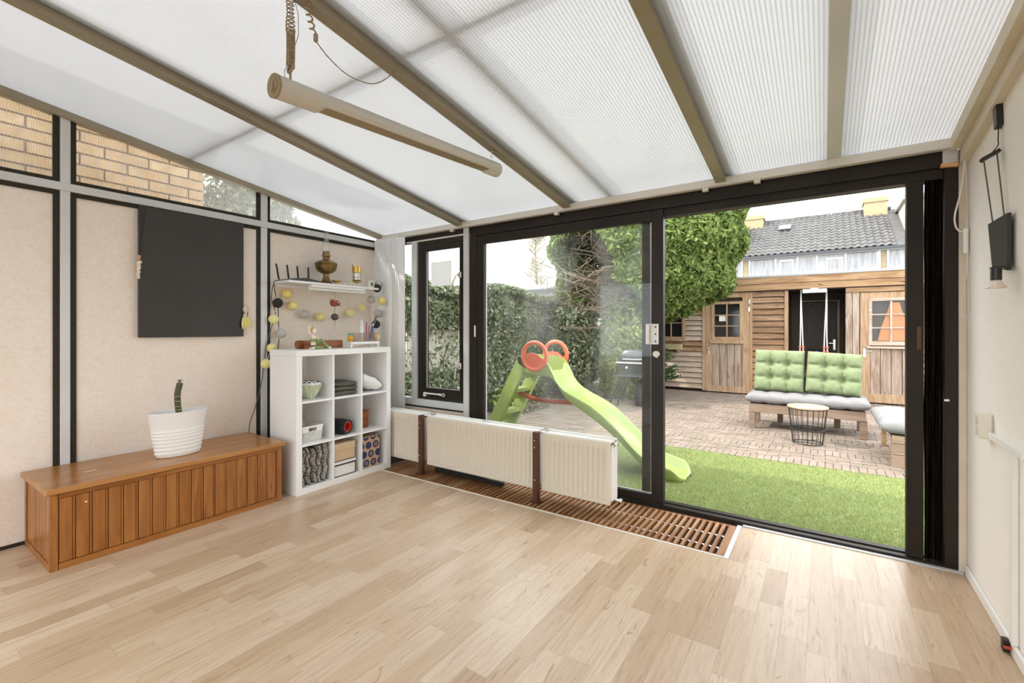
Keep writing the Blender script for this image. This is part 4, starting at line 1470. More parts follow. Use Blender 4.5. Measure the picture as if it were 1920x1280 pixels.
zp = zs_ + 0.005
pen('pencil', 'magenta pencil in the pen box', M['magenta'], (-3.56, 2.805, zp), (-3.56, 2.808, zp + 0.178), 0.005, 'pencil', M['plastic_black'])
pen('pencil', 'red pencil in the pen box', M['redpen'], (-3.54, 2.815, zp), (-3.54, 2.826, zp + 0.150), 0.005, 'pencil')
pen('marker', 'thick blue marker leaning in the pen box', M['blue'], (-3.53, 2.82, zp), (-3.53, 2.862, zp + 0.165), 0.009, 'marker', M['plastic_white'])
pen('marker', 'orange-red felt tip at the right end of the pen box', M['coral'], (-3.54, 2.872, zp), (-3.54, 2.876, zp + 0.105), 0.005, 'marker')
rlr = thing('ruler', 'grey metal ruler leaning out of the pen box', 'ruler', (-3.55, 2.84, zp))
p0, p1 = Vector((-3.555, 2.832, zp)), Vector((-3.60, 2.955, zp + 0.232))
d = (p1 - p0)
b = B()
q = d.to_track_quat('Z', 'X').to_matrix()
m0 = Matrix.Translation((p0 + p1) / 2) @ q.to_4x4()
bmesh.ops.create_cube(b.bm, size=1, matrix=m0 @ Matrix.Diagonal((0.003, 0.022, d.length, 1)))
b.obj('blade', M['cord_grey'], rlr)
b = B()
for k in range(12):
    c_ = p0 + d * (0.3 + 0.055 * k) + q @ Vector((0.0035, 0.006, 0))
    bmesh.ops.create_cube(b.bm, size=1, matrix=Matrix.Translation(c_) @ q.to_4x4() @ Matrix.Diagonal((0.001, 0.008, 0.003, 1)))
b.obj('scale_marks', M['plastic_white'], rlr)

# ---------------------------------------------------------------- wall shelf and what stands on it
ws = thing('wall_shelf', 'white wall shelf above the cube shelf with a strip light beneath', 'shelf', (-3.81, 2.58, 1.675))
box('board', M['white'], ws, XL - 0.007, -3.685, 2.12, 3.06, 1.677, 1.697, 0.002)
box('wall_batten', M['white'], ws, XL - 0.007, XL + 0.012, 2.15, 3.03, 1.655, 1.6765)
fx_ = thing('strip_light', 'white tube light fixed beneath the wall shelf', 'lamp', (-3.72, 2.60, 1.63))
box('housing', M['plastic_white'], fx_, -3.74, -3.69, 2.33, 2.90, 1.652, 1.6765, 0.003)
B().cyl((-3.712, 2.335, 1.640), (-3.712, 2.895, 1.640), 0.0125, n=14).obj('tube', M['plastic_white'], fx_, smooth=True)
for y in (2.328, 2.902):
    B().cyl((-3.712, y - 0.006, 1.640), (-3.712, y + 0.006, 1.640), 0.016, n=14).obj('end_cap', M['whitetrim'], fx_, smooth=True)

zw = 1.6973
rt = thing('wifi_router', 'flat black router with four aerials on the wall shelf', 'router', (-3.78, 2.27, zw))
b = B()
prof = [(2.135, zw + 0.004), (2.145, zw + 0.001), (2.43, zw + 0.001), (2.44, zw + 0.004), (2.43, zw + 0.012), (2.29, zw + 0.032), (2.15, zw + 0.014)]
b.prism(prof, 'x', -3.87, -3.70)
b.obj('case', M['plastic_black'], rt)
for (y, lean) in ((2.140, -0.025), (2.23, -0.02), (2.318, -0.015), (2.415, -0.006)):
    B().tube([(-3.865, y, zw + 0.012), (-3.868, y + lean * 0.2, zw + 0.03), (-3.868, y + lean, zw + 0.148)], [0.006, 0.008, 0.007], 8).obj('aerial', M['plastic_black'], rt, smooth=True)

lc = (-3.80, 2.545, zw)
ol = thing('oil_lamp', 'antique brass oil lamp with glass chimney on the wall shelf', 'lamp', lc)
B().lathe([(0.062, 0.0), (0.064, 0.006), (0.058, 0.014), (0.045, 0.024), (0.036, 0.040), (0.026, 0.062), (0.022, 0.082), (0.027, 0.090), (0.025, 0.097), (0.048, 0.104), (0.071, 0.117), (0.086, 0.136), (0.094, 0.160), (0.096, 0.182), (0.101, 0.188), (0.096, 0.197), (0.075, 0.212), (0.050, 0.220), (0.034, 0.226)], lc, 32).obj('font', M['brass'], ol, smooth=True, ang=50)
bu = B().lathe([(0.034, 0.2262), (0.030, 0.236), (0.028, 0.248), (0.036, 0.254), (0.037, 0.268), (0.031, 0.274), (0.031, 0.300), (0.024, 0.306), (0.010, 0.310)], lc, 24)
bu.obj('burner', M['brass'], ol, smooth=True, ang=50)
B().cyl((lc[0] + 0.03, lc[1] - 0.045, lc[2] + 0.208), (lc[0] + 0.03, lc[1] - 0.045, lc[2] + 0.222), 0.008, n=10).obj('filler_cap', M['brass'], ol, smooth=True)
M['chimney_glass'] = emit_free_glass('lamp_chimney', (0.95, 0.95, 0.94), 0.3, 0.02, 0.10)
ch = B()
pr = [(0.030, 0.285), (0.040, 0.31), (0.042, 0.335), (0.034, 0.365), (0.024, 0.40), (0.021, 0.46), (0.020, 0.555)]
ch.lathe(pr, lc, 24, cap0=False, cap1=False)
ch.obj('chimney', M['chimney_glass'], ol, smooth=True)

ds = thing('brass_dish', 'small footed brass dish beside the oil lamp', 'dish', (-3.74, 2.60, zw))
B().lathe([(0.018, 0.0), (0.018, 0.003), (0.008, 0.008), (0.008, 0.016), (0.03, 0.024), (0.046, 0.036), (0.047, 0.038), (0.028, 0.029), (0.002, 0.026)], (-3.74, 2.613, zw), 24, cap1=False).obj('dish', M['gold'], ds, smooth=True)
for k, (y, lab) in enumerate(((2.69, 'silver shell trinket lying on the wall shelf nearer the brass dish'), (2.745, 'silver shell trinket lying on the wall shelf nearer the candle holder'))):
    t = thing('shell_trinket', lab, 'trinket', (-3.72, y, zw))
    B().ell((-3.72, y, zw + 0.010), (0.016, 0.020, 0.010), 12, 8).obj('shell', M['silver'], t, smooth=True)
    B().tube([(-3.715, y + 0.02, zw + 0.006), (-3.712, y + 0.03, zw + 0.012), (-3.712, y + 0.038, zw + 0.005)], 0.003, 6).obj('hook', M['gold'], t, smooth=True)
cc = (-3.765, 2.855, zw)
ch_ = thing('candle_holder', 'gold and silver tiered candle holder near the end of the wall shelf', 'candle holder', cc)
for k in range(3):
    a = 2 * PI * k / 3 + 0.5
    pts = [(cc[0] + math.cos(a) * (0.012 + 0.030 * t), cc[1] + math.sin(a) * (0.012 + 0.030 * t), cc[2] + 0.036 - 0.032 * t + 0.008 * math.sin(9 * t)) for t in np.linspace(0, 1, 10)]
    B().tube(pts, 0.0035, 6).obj('scroll_foot', M['silver'], ch_, smooth=True)
B().lathe([(0.010, 0.034), (0.040, 0.048), (0.046, 0.056), (0.030, 0.058)], cc, 24).obj('dish', M['gold'], ch_, smooth=True)
B().lathe([(0.030, 0.0585), (0.044, 0.066), (0.046, 0.080), (0.038, 0.088), (0.048, 0.094), (0.050, 0.108), (0.052, 0.114), (0.046, 0.120), (0.044, 0.132), (0.040, 0.134)], cc, 24).obj('cup', M['silver'], ch_, smooth=True)
B().lathe([(0.041, 0.1345), (0.044, 0.138), (0.044, 0.196), (0.040, 0.198), (0.038, 0.14)], cc, 24).box(cc[0] - 0.012, cc[0] + 0.012, cc[1] - 0.047, cc[1] - 0.040, cc[2] + 0.135, cc[2] + 0.212).obj('sleeve', M['gold'], ch_, smooth=True)
tc = thing('thermometer', 'small white digital thermometer at the right end of the wall shelf', 'thermometer', (-3.72, 3.0, zw))
box('case', M['plastic_ivory'], tc, -3.735, -3.718, 2.962, 3.03, zw, zw + 0.076, 0.004)
box('display', M['lcd'], tc, -3.7185, -3.717, 2.985, 3.012, zw + 0.018, zw + 0.052)

# wind chime hanging from the strip light
wcx, wcy = -3.712, 2.575
wcn = thing('wind_chime', 'red bird wind chime with a striped ball and hanging tubes', 'wind chime', (wcx, wcy, 1.18))
B().cyl((wcx, wcy, 1.628), (wcx, wcy, 1.545), 0.0012, n=5).cyl((wcx, wcy, 1.49), (wcx, wcy, 1.425), 0.0015, n=5).obj('string', M['cord_grey'], wcn)
bd = B()
bd.ell((wcx, wcy - 0.005, 1.513), (0.018, 0.042, 0.020), 14, 9)
bd.ell((wcx, wcy - 0.036, 1.528), (0.012, 0.015, 0.013), 10, 7)
bd.cyl((wcx, wcy - 0.046, 1.530), (wcx, wcy - 0.064, 1.532), 0.004, 0.0008, 6)
bd.prism([(wcy + 0.025, 1.515), (wcy + 0.055, 1.538), (wcy + 0.05, 1.518), (wcy + 0.062, 1.505), (wcy + 0.03, 1.500)], 'x', wcx - 0.004, wcx + 0.004)
bd.obj('bird', M['bird'], wcn, smooth=True)
for s_ in (-1, 1):
    B().prism([(wcy - 0.02, 1.528), (wcy - 0.042, 1.56), (wcy - 0.005, 1.548), (wcy + 0.035, 1.55), (wcy + 0.015, 1.527)], 'x', wcx + s_ * 0.016 - 0.002, wcx + s_ * 0.016 + 0.002).obj('wing', M['bird'], wcn)
M['ball_dark'] = plain('dark_turned_wood', (0.07, 0.045, 0.035), 0.4, var=(0.20, 0.13, 0.10), scale=30, stretch=(0.2, 0.2, 3))
B().ell((wcx, wcy, 1.398), 0.033, 20, 14).obj('ball', M['ball_dark'], wcn, smooth=True)
for (dx, dy) in ((0.012, 0), (-0.006, 0.0105), (-0.006, -0.0105)):
    B().cyl((wcx + dx, wcy + dy, 1.372), (wcx + dx, wcy + dy, 1.192), 0.0035, n=8).obj('chime_tube', M['silver'], wcn, smooth=True)

# ---------------------------------------------------------------- garland of cotton balls
gd = thing('ball_garland', 'string of yellow, grey and black cotton ball lights round the wall shelf', 'string lights', (-3.86, 2.6, 1.0))
BX = -3.90
balls = [('b', 2.138, 1.51, -3.885), ('y', 2.228, 1.594, BX), ('y', 2.282, 1.493, BX), ('g', 2.394, 1.42, BX), ('y', 2.554, 1.400, BX), ('y', 2.876, 1.445, BX), ('y', 3.0, 1.508, -3.88)]
rest_ = [('g', 3.08, 1.588, -3.83), ('b', 3.07, 1.70, -3.73), ('g', 3.10, 1.74, -3.74), ('y', 3.10, 1.570, -3.69), ('g', 3.10, 1.445, -3.75), ('b', 3.065, 1.335, -3.74), ('y', 3.055, 1.205, -3.72)]
left_ = [('y', 2.110, 1.371, BX), ('g', 2.176, 1.248, BX), ('y', 2.096, 1.125, BX), ('y', 2.03, 0.995, -3.87)]
cols = {'y': M['yellowball'], 'g': M['greyball'], 'b': M['blackball']}
for (k, y, z, x) in balls + rest_ + left_:
    B().ell((x, y, z), 0.041 if k != 'b' else 0.042, 20, 14).obj('ball', cols[k], gd, smooth=True)
cord = B()
cord.tube(spline([(BX, 2.14, 1.69), (BX + 0.012, 2.13, 1.6), (BX + 0.015, 2.138, 1.51), (BX, 2.228, 1.594), (BX, 2.282, 1.493), (BX, 2.394, 1.42), (BX, 2.554, 1.40), (BX, 2.72, 1.40), (BX, 2.876, 1.445), (-3.88, 3.0, 1.508), (-3.83, 3.08, 1.588), (-3.74, 3.07, 1.70)], 8), 0.0022, 5)
cord.tube(spline([(-3.885, 2.138, 1.51), (BX, 2.110, 1.371), (BX, 2.176, 1.248), (BX, 2.096, 1.125), (-3.87, 2.03, 0.995)], 8), 0.0022, 5)
cord.tube(spline([(-3.74, 3.10, 1.74), (-3.69, 3.10, 1.57), (-3.74, 3.10, 1.445), (-3.74, 3.065, 1.335), (-3.72, 3.055, 1.205)], 8), 0.0022, 5)
cord.obj('cord', M['cord_white'], gd)
rc = B()
rc.tube(spline([(-3.872, 2.142, 1.705), (-3.905, 2.116, 1.69), (-3.91, 2.13, 1.60), (-3.905, 2.15, 1.50), (-3.905, 2.155, 1.36), (-3.915, 2.165, 1.20), (-3.92, 2.155, 1.05), (-3.92, 2.14, 0.7)], 8), 0.0045, 6)
tag(rc.obj('router_cable', M['cord_grey']), 'thick grey cable running down the wall from the router', 'cable')
rc = B()
rc.tube(spline([(-3.90, 2.105, 1.665), (-3.915, 2.10, 1.55), (-3.91, 2.13, 1.42), (-3.915, 2.10, 1.30), (-3.92, 2.06, 1.15), (-3.92, 2.035, 0.95), (-3.92, 2.01, 0.8), (-3.92, 1.965, 0.63), (-3.918, 1.925, 0.52), (-3.912, 1.91, 0.405), (-3.912, 1.915, 0.2), (-3.912, 1.925, 0.01)], 8), 0.0035, 6)
tag(rc.obj('lamp_cable', M['cord_grey']), 'thin grey cable falling behind the bench beside the cube shelf', 'cable')

# ---------------------------------------------------------------- dark board and trinkets on the left wall
db = B().box(XL + 0.003, XL + 0.030, 1.180, 1.872, 1.226, 2.142, 0.002)
tag(db.obj('wall_board', M['boardblack']), 'large plain charcoal black board hanging on the beige wall', 'board')
ct = thing('shell_tassel', 'cream shell tassel on a black cord at the left edge of the board', 'tassel', (XL + 0.04, 1.18, 1.66))
B().tube([(XL + 0.036, 1.185, 2.13), (XL + 0.036, 1.178, 1.80)], 0.002, 5).tube([(XL + 0.036, 1.222, 2.138), (XL + 0.036, 1.18, 1.80)], 0.002, 5).obj('cord', M['plastic_black'], ct)
for k, (z, r) in enumerate(((1.785, 0.010), (1.768, 0.008))):
    B().ell((XL + 0.038, 1.178, z), r, 10, 8).obj('bead', M['orangewood'], ct, smooth=True)
b = B()
for k in range(9):
    b.ell((XL + 0.038 + 0.004 * math.sin(2.1 * k), 1.178 - 0.006 * k / 8 + 0.004 * math.cos(2.4 * k), 1.748 - 0.0135 * k), (0.013, 0.014 - 0.0004 * k, 0.009), 9, 6)
b.obj('shells', M['skin'], ct, smooth=True)
dc = thing('dreamcatcher', 'tiny cream dreamcatcher with yellow feathers at the right edge of the board', 'dreamcatcher', (XL + 0.045, 1.88, 1.30))
cy, cz = 1.882, 1.448
B().tube([(XL + 0.042, cy + 0.020 * math.cos(t), cz + 0.026 * math.sin(t)) for t in np.linspace(0, 2 * PI, 20, endpoint=False)], 0.0035, 6, closed=True).obj('hoop', M['orangewood'], dc, smooth=True)
wb = B()
for k in range(8):
    a = 2 * PI * k / 8
    wb.tube([(XL + 0.042, cy + 0.019 * math.cos(a), cz + 0.025 * math.sin(a)), (XL + 0.042, cy + 0.006 * math.cos(a + 0.7), cz + 0.008 * math.sin(a + 0.7))], 0.0014, 4)
wb.obj('web', M['whitetrim'], dc)
for k, (dy, dz) in enumerate(((-0.016, -0.035), (0.0, -0.04), (0.016, -0.035), (-0.016, -0.05), (0.014, -0.052), (0.0, -0.06))):
    B().ell((XL + 0.042, cy + dy, cz + dz), (0.005, 0.005, 0.007), 8, 6).obj('bead', M['whitetrim'] if k % 2 else M['plastic_black'], dc, smooth=True)
for k, (dy, lean) in enumerate(((-0.018, -0.006), (0.0, 0.006), (0.018, 0.02))):
    b = B()
    P = []
    for i in range(9):
        f = i / 8
        w = 0.013 * math.sin(PI * min(1, 0.1 + f * 0.9)) + 0.001
        y_ = cy + dy + lean * f
        z_ = cz - 0.06 - 0.10 * f
        P.append([(XL + 0.042 + 0.004 * math.sin(3 * f), y_ - w, z_ - 0.006), (XL + 0.046 + 0.004 * math.sin(3 * f), y_, z_), (XL + 0.042 + 0.004 * math.sin(3 * f), y_ + w, z_ - 0.006)])
    b.grid(P)
    b.obj('feather', M['feather'], dc)

# ---------------------------------------------------------------- hanging tube lamp
hl = thing('tube_lamp', 'long champagne tube lamp hung from the ceiling bar by a coiled cord', 'lamp', (-1.70, 1.65, 2.15))
A0, A1 = Vector((-1.70, 0.925, 2.192)), Vector((-1.70, 2.335, 2.283))
d = (A1 - A0).normalized()
sd = Vector((1, 0, 0))
up = sd.cross(d).normalized()
if up.z < 0:
    up = -up
R = 0.0435
n = 40
b = B()
Ltot = (A1 - A0).length
s0, s1 = 0.20, Ltot - 0.11
stn = [0.0, 0.05, 0.10, 0.15, 0.17, 0.18, s0, s0 + 0.03, s0 + 0.06] + list(np.linspace(s0 + 0.1, s1 - 0.06, 10)) + [s1 - 0.03, s1, s1 + 0.005, s1 + 0.04, Ltot]
rings = []
for s_ in stn:
    o_ = 0.0
    if s0 <= s_ <= s1:
        o_ = 1.0
    if s_ == 0.18:
        o_ = 0.6
    row = []
    for k in range(n):
        a = 2 * PI * k / n - PI / 2
        # lower side is cut flat where the light opening runs
        ca, sa = math.cos(a), math.sin(a)
        yv = sa * R
        if o_ > 0 and sa < -0.55:
            yv = lerp(yv, -0.55 * R, o_)
        row.append(A0 + d * s_ + sd * ca * R + up * yv)
    rings.append(row)
V = b.grid(rings, closed_v=True)
b.bm.faces.new(V[-1])
b.obj('tube', M['lamp_tube'], hl, smooth=True, ang=30)
dk = B()
for s_, w_ in ((0, 0),):
    P = []
    for s in np.linspace(s0 - 0.01, s1 - 0.005, 14):
        c_ = A0 + d * s
        P.append([c_ + sd * (-0.029) + up * (-0.57 * R), c_ + sd * (0.029) + up * (-0.57 * R)])
    dk.grid(P)
dk.obj('light_slot', M['lamp_dark'], hl)
ec = B()
q = d.to_track_quat('Z', 'Y').to_matrix()
ec.cyl(A0 - d * 0.006, A0 + d * 0.002, R * 1.03, n=n)
ecap = ec.obj('end_cap', M['lamp_dark'], hl, smooth=True)
B().cyl(A0 - d * 0.0085, A0 - d * 0.006, R * 0.62, n=24).box(A0.x - 0.006, A0.x + 0.006, A0.y - 0.012, A0.y - 0.008, A0.z - 0.02, A0.z + 0.012).obj('cap_boss', M['lamp_dark'], ecap, smooth=True)
# suspension
cx_, cy_ = -1.70, 0.985
zt0 = 2.192 + 0.06 * 0.065 + R
ztop = roof_z(cy_) - 0.05
pts = []
for t in np.linspace(0, 1, 720):
    turns = 30
    rr = 0.0135 if t < 0.62 else 0.0135 + 0.002 * math.sin(20 * t)
    zz = zt0 + 0.05 + (ztop - zt0 - 0.05) * (t * 0.72 if t < 0.7 else 0.504 + (t - 0.7) / 0.3 * 0.496)
    pts.append((cx_ + rr * math.cos(2 * PI * turns * t) + 0.003 * math.sin(4 * t), cy_ + rr * math.sin(2 * PI * turns * t), zz))
B().tube(pts, 0.0025, 6).obj('coiled_cord', M['cord_tan'], hl, smooth=True)
B().cyl((cx_, cy_, zt0 - 0.008), (cx_, cy_, zt0 + 0.055), 0.0045, n=8).tube([(cx_ + 0.016 * math.cos(t), cy_ + 0.004 * math.sin(t), zt0 + 0.045 + 0.016 * math.sin(t)) for t in np.linspace(0, 2 * PI, 18, endpoint=False)], 0.0045, 6, closed=True).obj('strain_relief', M['cord_tan'], hl, smooth=True)
B().tube([(cx_ - 0.005, cy_ - 0.02, zt0 - 0.004), (cx_ - 0.005, cy_ - 0.022, zt0 + 0.03), (cx_, cy_ - 0.012, zt0 + 0.05), (cx_, cy_, zt0 + 0.058)], 0.003, 6).obj('hook', M['silver'], hl, smooth=True)
B().tube([(cx_ + 0.004, cy_ + 0.008, ztop), (cx_ + 0.02, cy_ + 0.02, ztop - 0.08), (cx_ + 0.022, cy_ + 0.02, ztop - 0.16), (cx_ + 0.012, cy_ + 0.012, ztop - 0.2)], 0.0012, 5).obj('wire', M['cord_grey'], hl)
hy = 2.28
hz = A0.z + (hy - A0.y) * (A1.z - A0.z) / (A1.y - A0.y) + R
B().tube([(-1.70, hy, hz - 0.002), (-1.70, hy, hz + 0.025), (-1.708, hy + 0.008, hz + 0.045), (-1.70, hy, hz + 0.06), (-1.70, hy - 0.002, roof_z(hy) - 0.049)], 0.0018, 5).tube([(-1.70 + 0.008 * math.cos(t), hy, hz + 0.03 + 0.008 * math.sin(t)) for t in np.linspace(0, 2 * PI, 12, endpoint=False)], 0.0016, 5, closed=True).obj('wire_hanger', M['silver'], hl, smooth=True)
B().ell((-1.70, hy + 0.02, roof_z(hy) - 0.054), (0.012, 0.016, 0.006), 10, 6).obj('hook_plate', M['rafter'], hl, smooth=True)
# second curled lead and its straight tail
y0_ = 1.045
tz = roof_z(y0_) - 0.05
pts = []
for t in np.linspace(0, 1, 120):
    pts.append((-1.69 + 0.010 * math.cos(2 * PI * 4.2 * t), y0_ + 0.030 * t + 0.009 * math.sin(2 * PI * 4.2 * t), tz - 0.102 * t))
e_ = pts[-1]
lead = thing('power_lead', 'curled tan lamp lead with a straight tail looping up to the ceiling bar', 'cable', e_)
B().tube(pts, 0.0036, 6).obj('curl', M['cord_tan'], lead, smooth=True)
B().box(e_[0] - 0.007, e_[0] + 0.007, e_[1] - 0.007, e_[1] + 0.007, e_[2] - 0.032, e_[2], 0.002).obj('connector', M['cord_tan'], lead)
tail = spline([(e_[0], e_[1], e_[2] - 0.03), (-1.69, 1.153, 2.398), (-1.69, 1.243, 2.373), (-1.69, 1.356, 2.389), (-1.69, 1.432, 2.44), (-1.69, 1.493, roof_z(1.493) - 0.049)], 8)
B().tube(tail, 0.0024, 6).obj('tail', M['cord_tan'], lead, smooth=True)

# ---------------------------------------------------------------- right wall fittings
so = thing('wall_socket', 'ivory double surface socket on the cream wall', 'socket', (XR - 0.02, 3.0, 0.80))
box('case', M['plastic_ivory'], so, XR - 0.046, XR - 0.0005, 2.885, 2.965, 0.790, 0.905, 0.006)
for z in (0.870, 0.822):
    B().cyl((XR - 0.0465, 2.925, z), (XR - 0.048, 2.925, z), 0.019, n=20).obj('outlet', M['ivory'], so, smooth=True)
tk = thing('cable_trunking', 'white cable trunking running from the socket and down the wall', 'trunking', (XR - 0.01, 2.7, 0.0))
box('duct', M['plastic_white'], tk, XR - 0.020, XR - 0.0005, 2.47, 2.884, 0.797, 0.826, 0.002)
box('duct', M['plastic_white'], tk, XR - 0.020, XR - 0.0005, 2.565, 2.595, 0.053, 0.796, 0.002)
fb2 = thing('floor_box', 'small dark box with a red knob at the foot of the trunking', 'junction box', (XR - 0.03, 2.6, 0.0))
box('case', M['plastic_black'], fb2, XR - 0.036, XR - 0.0145, 2.60, 2.632, 0.004, 0.052, 0.003)
B().cyl((XR - 0.036, 2.588, 0.03), (XR - 0.0146, 2.588, 0.03), 0.006, n=12).obj('knob', M['redbar'], fb2, smooth=True)

# hanging spot lamp with a dark plate
sl = thing('wall_lamp', 'black plate lamp with a small reflector bulb hanging on the cream wall', 'lamp', (XR - 0.02, 2.68, 1.45))
B().prism([(2.812, 2.298), (2.762, 2.302), (2.744, 2.142), (2.784, 2.134)], 'x', XR - 0.022, XR - 0.0005).obj('wall_bracket', M['plastic_black'], sl)
B().tube(spline([(XR - 0.012, 2.766, 2.138), (XR - 0.014, 2.758, 2.11), (XR - 0.012, 2.770, 2.085), (XR - 0.014, 2.762, 2.06), (XR - 0.03, 2.757, 2.036)], 5), 0.0022, 5).obj('chain', M['plastic_black'], sl)
tb = B()
p0, p1 = Vector((XR - 0.064, 2.762, 2.002)), Vector((XR - 0.012, 2.748, 2.036))
tb.box(XR - 0.070, XR - 0.008, 2.735, 2.775, 2.012, 2.026, rot=Matrix.Rotation(math.radians(-30), 3, 'Y'))
tb.obj('cross_bar', M['plastic_black'], sl)
B().tube([(XR - 0.058, 2.757, 2.005), (XR - 0.036, 2.735, 1.735)], 0.0026, 6).obj('rod', M['cord_grey'], sl)
B().tube([(XR - 0.020, 2.75, 2.028), (XR - 0.012, 2.69, 1.745)], 0.0026, 6).obj('rod', M['cord_grey'], sl)
B().prism([(2.860, 1.745), (2.600, 1.742), (2.602, 1.515), (2.800, 1.552)], 'x', XR - 0.024, XR - 0.012).obj('plate', M['boardblack'], sl)
fx2, fy2 = XR - 0.055, 2.60
B().cyl((fx2, fy2, 1.525), (fx2, fy2, 1.478), 0.017, n=16).tube([(fx2, fy2 + 0.015, 1.518), (fx2, fy2 + 0.04, 1.518), (fx2, fy2 + 0.045, 1.50)], 0.003, 6).box(fx2 - 0.012, XR - 0.0125, fy2 - 0.012, fy2 + 0.03, 1.5255, 1.532).obj('lamp_holder', M['plastic_black'], sl, smooth=True)
B().lathe([(0.014, 0.0), (0.018, -0.010), (0.030, -0.026), (0.033, -0.030), (0.026, -0.032), (0.002, -0.020)], (fx2, fy2, 1.4775), 24, cap1=False).obj('reflector_bulb', M['bulb'], sl, smooth=True)

# blind cords on the right-hand end post
bc = thing('blind_cord', 'white beaded blind cord looping down beside the end post', 'cord', (0.60, 3.29, 1.3))
pts = spline([(0.606, 3.287, 2.237), (0.603, 3.287, 2.10), (0.588, 3.29, 1.98), (0.570, 3.295, 1.88), (0.574, 3.297, 1.82), (0.590, 3.295, 1.793), (0.606, 3.29, 1.79)], 8)
B().tube(pts, 0.0042, 6).obj('beaded_cord', M['cord_white'], bc, smooth=True)
B().tube(spline([(0.611, 3.287, 2.237), (0.613, 3.288, 2.0), (0.614, 3.288, 1.86), (0.616, 3.288, 1.66), (0.604, 3.29, 1.50), (0.594, 3.29, 1.42), (0.598, 3.29, 1.36), (0.611, 3.289, 1.338), (0.619, 3.288, 1.38), (0.618, 3.288, 1.50), (0.614, 3.288, 1.66), (0.612, 3.288, 1.85)], 8), 0.0015, 5).obj('loop_cord', M['cord_white'], bc, smooth=True)
B().box(0.599, 0.618, 3.27, 3.30, 1.672, 1.805, 0.005).obj('cord_weight', M['plastic_white'], bc)

# paper stuck on the casement pane
M['paper'] = leaf_material('smudged_paper', (0.84, 0.83, 0.82), (0.84, 0.83, 0.82), None, 0.8, 0.7)
pp = B().box(-3.255, -2.985, 3.3566, 3.3582, 1.715, 1.955)
tag(pp.obj('paper_sheet', M['paper']), 'grey blurred sheet of paper stuck on the casement pane', 'paper')

# ================================================================== OUTSIDE
ZG = -0.05

# ---------------------------------------------------------------- ground
gnd = box('ground', M['soilbed'], None, -24, 14, 3.47, 40, ZG - 0.12, ZG - 0.03)
tag(gnd, 'bare garden soil around the paving', 'ground', kind='structure')
lw = box('lawn', M['turf'], None, -3.3, 3.2, 3.475, 5.36, ZG - 0.03, ZG - 0.012)
tag(lw, 'strip of green artificial turf outside the doorway', 'lawn', kind='structure')
# turf pile
N = 150000
xs = rng.uniform(-3.3, 1.8, N)
ys = 3.48 + (5.36 - 3.48) * rng.random(N)
ang = rng.uniform(0, 2 * PI, N)
hh = rng.uniform(0.012, 0.026, N)
w = rng.uniform(0.0018, 0.0035, N)
lean = rng.normal(0, 0.010, (N, 2))
V = np.zeros((N, 4, 3))
dx, dy = np.cos(ang) * w, np.sin(ang) * w
z0 = ZG - 0.013
V[:, 0] = np.stack([xs - dx, ys - dy, np.full(N, z0)], 1)
V[:, 1] = np.stack([xs + dx, ys + dy, np.full(N, z0)], 1)
V[:, 2] = np.stack([xs + dx * 0.4 + lean[:, 0], ys + dy * 0.4 + lean[:, 1], z0 + hh], 1)
V[:, 3] = np.stack([xs - dx * 0.4 + lean[:, 0], ys - dy * 0.4 + lean[:, 1], z0 + hh], 1)
tag(quads_obj('turf_pile', V, M['grass']), 'short green blades of the artificial turf', 'grass', kind='stuff')

# paving of clay bricks: a soldier course at the turf edge, then courses along x
pav = box('patio', M['joint'], None, -3.9, 3.4, 5.36, 10.52, ZG - 0.03, ZG - 0.012)
tag(pav, 'brick paved patio between the turf and the wooden shed', 'patio', kind='structure')
L = []
bw, bl = 0.066, 0.205
x = -3.88
while x < 2.4:
    L.append((x + 0.003, x + bw - 0.003, 5.362, 5.362 + bl - 0.004, ZG - 0.03, ZG + rng.uniform(-0.002, 0.002)))
    x += bw
y = 5.362 + bl
row = 0
while y < 10.5:
    if row % 9 == 5:
        x = -3.88
        while x < 2.4:
            L.append((x + 0.003, x + bw - 0.003, y + 0.003, min(y + bl - 0.003, 10.5), ZG - 0.03, ZG + rng.uniform(-0.003, 0.003)))
            x += bw
        y += bl
    else:
        x = -3.88 - (bl / 2 if row % 2 else 0.0)
        while x < 2.4:
            L.append((max(x, -3.89) + 0.003, x + bl - 0.003, y + 0.003, min(y + bw - 0.003, 10.5), ZG - 0.03, ZG + rng.uniform(-0.003, 0.003)))
            x += bl
        y += bw
    row += 1
# those in the part the doorway shows come first
vis = [b for b in L if -1.75 < (b[0] + b[1]) / 2 < 0.85]
hid = [b for b in L if not (-1.75 < (b[0] + b[1]) / 2 < 0.85)]
vis.sort(key=lambda b: -top_area(b[0], b[1], b[2], b[3], b[5]))
split_pieces('brick', vis[:300], M['paver'], pav, 300)
Vv, Ff = boxes_mesh(vis[300:] + hid)
tag(pyobj('bricks', Vv, Ff, M['paver'], pav), kind='stuff')

# ---------------------------------------------------------------- children's slide
NY, FY = 4.10, 4.53
sd_ = thing('garden_slide', "lime green plastic children's slide with coral ring handles on the turf", 'slide', (-2.1, 4.3, ZG))
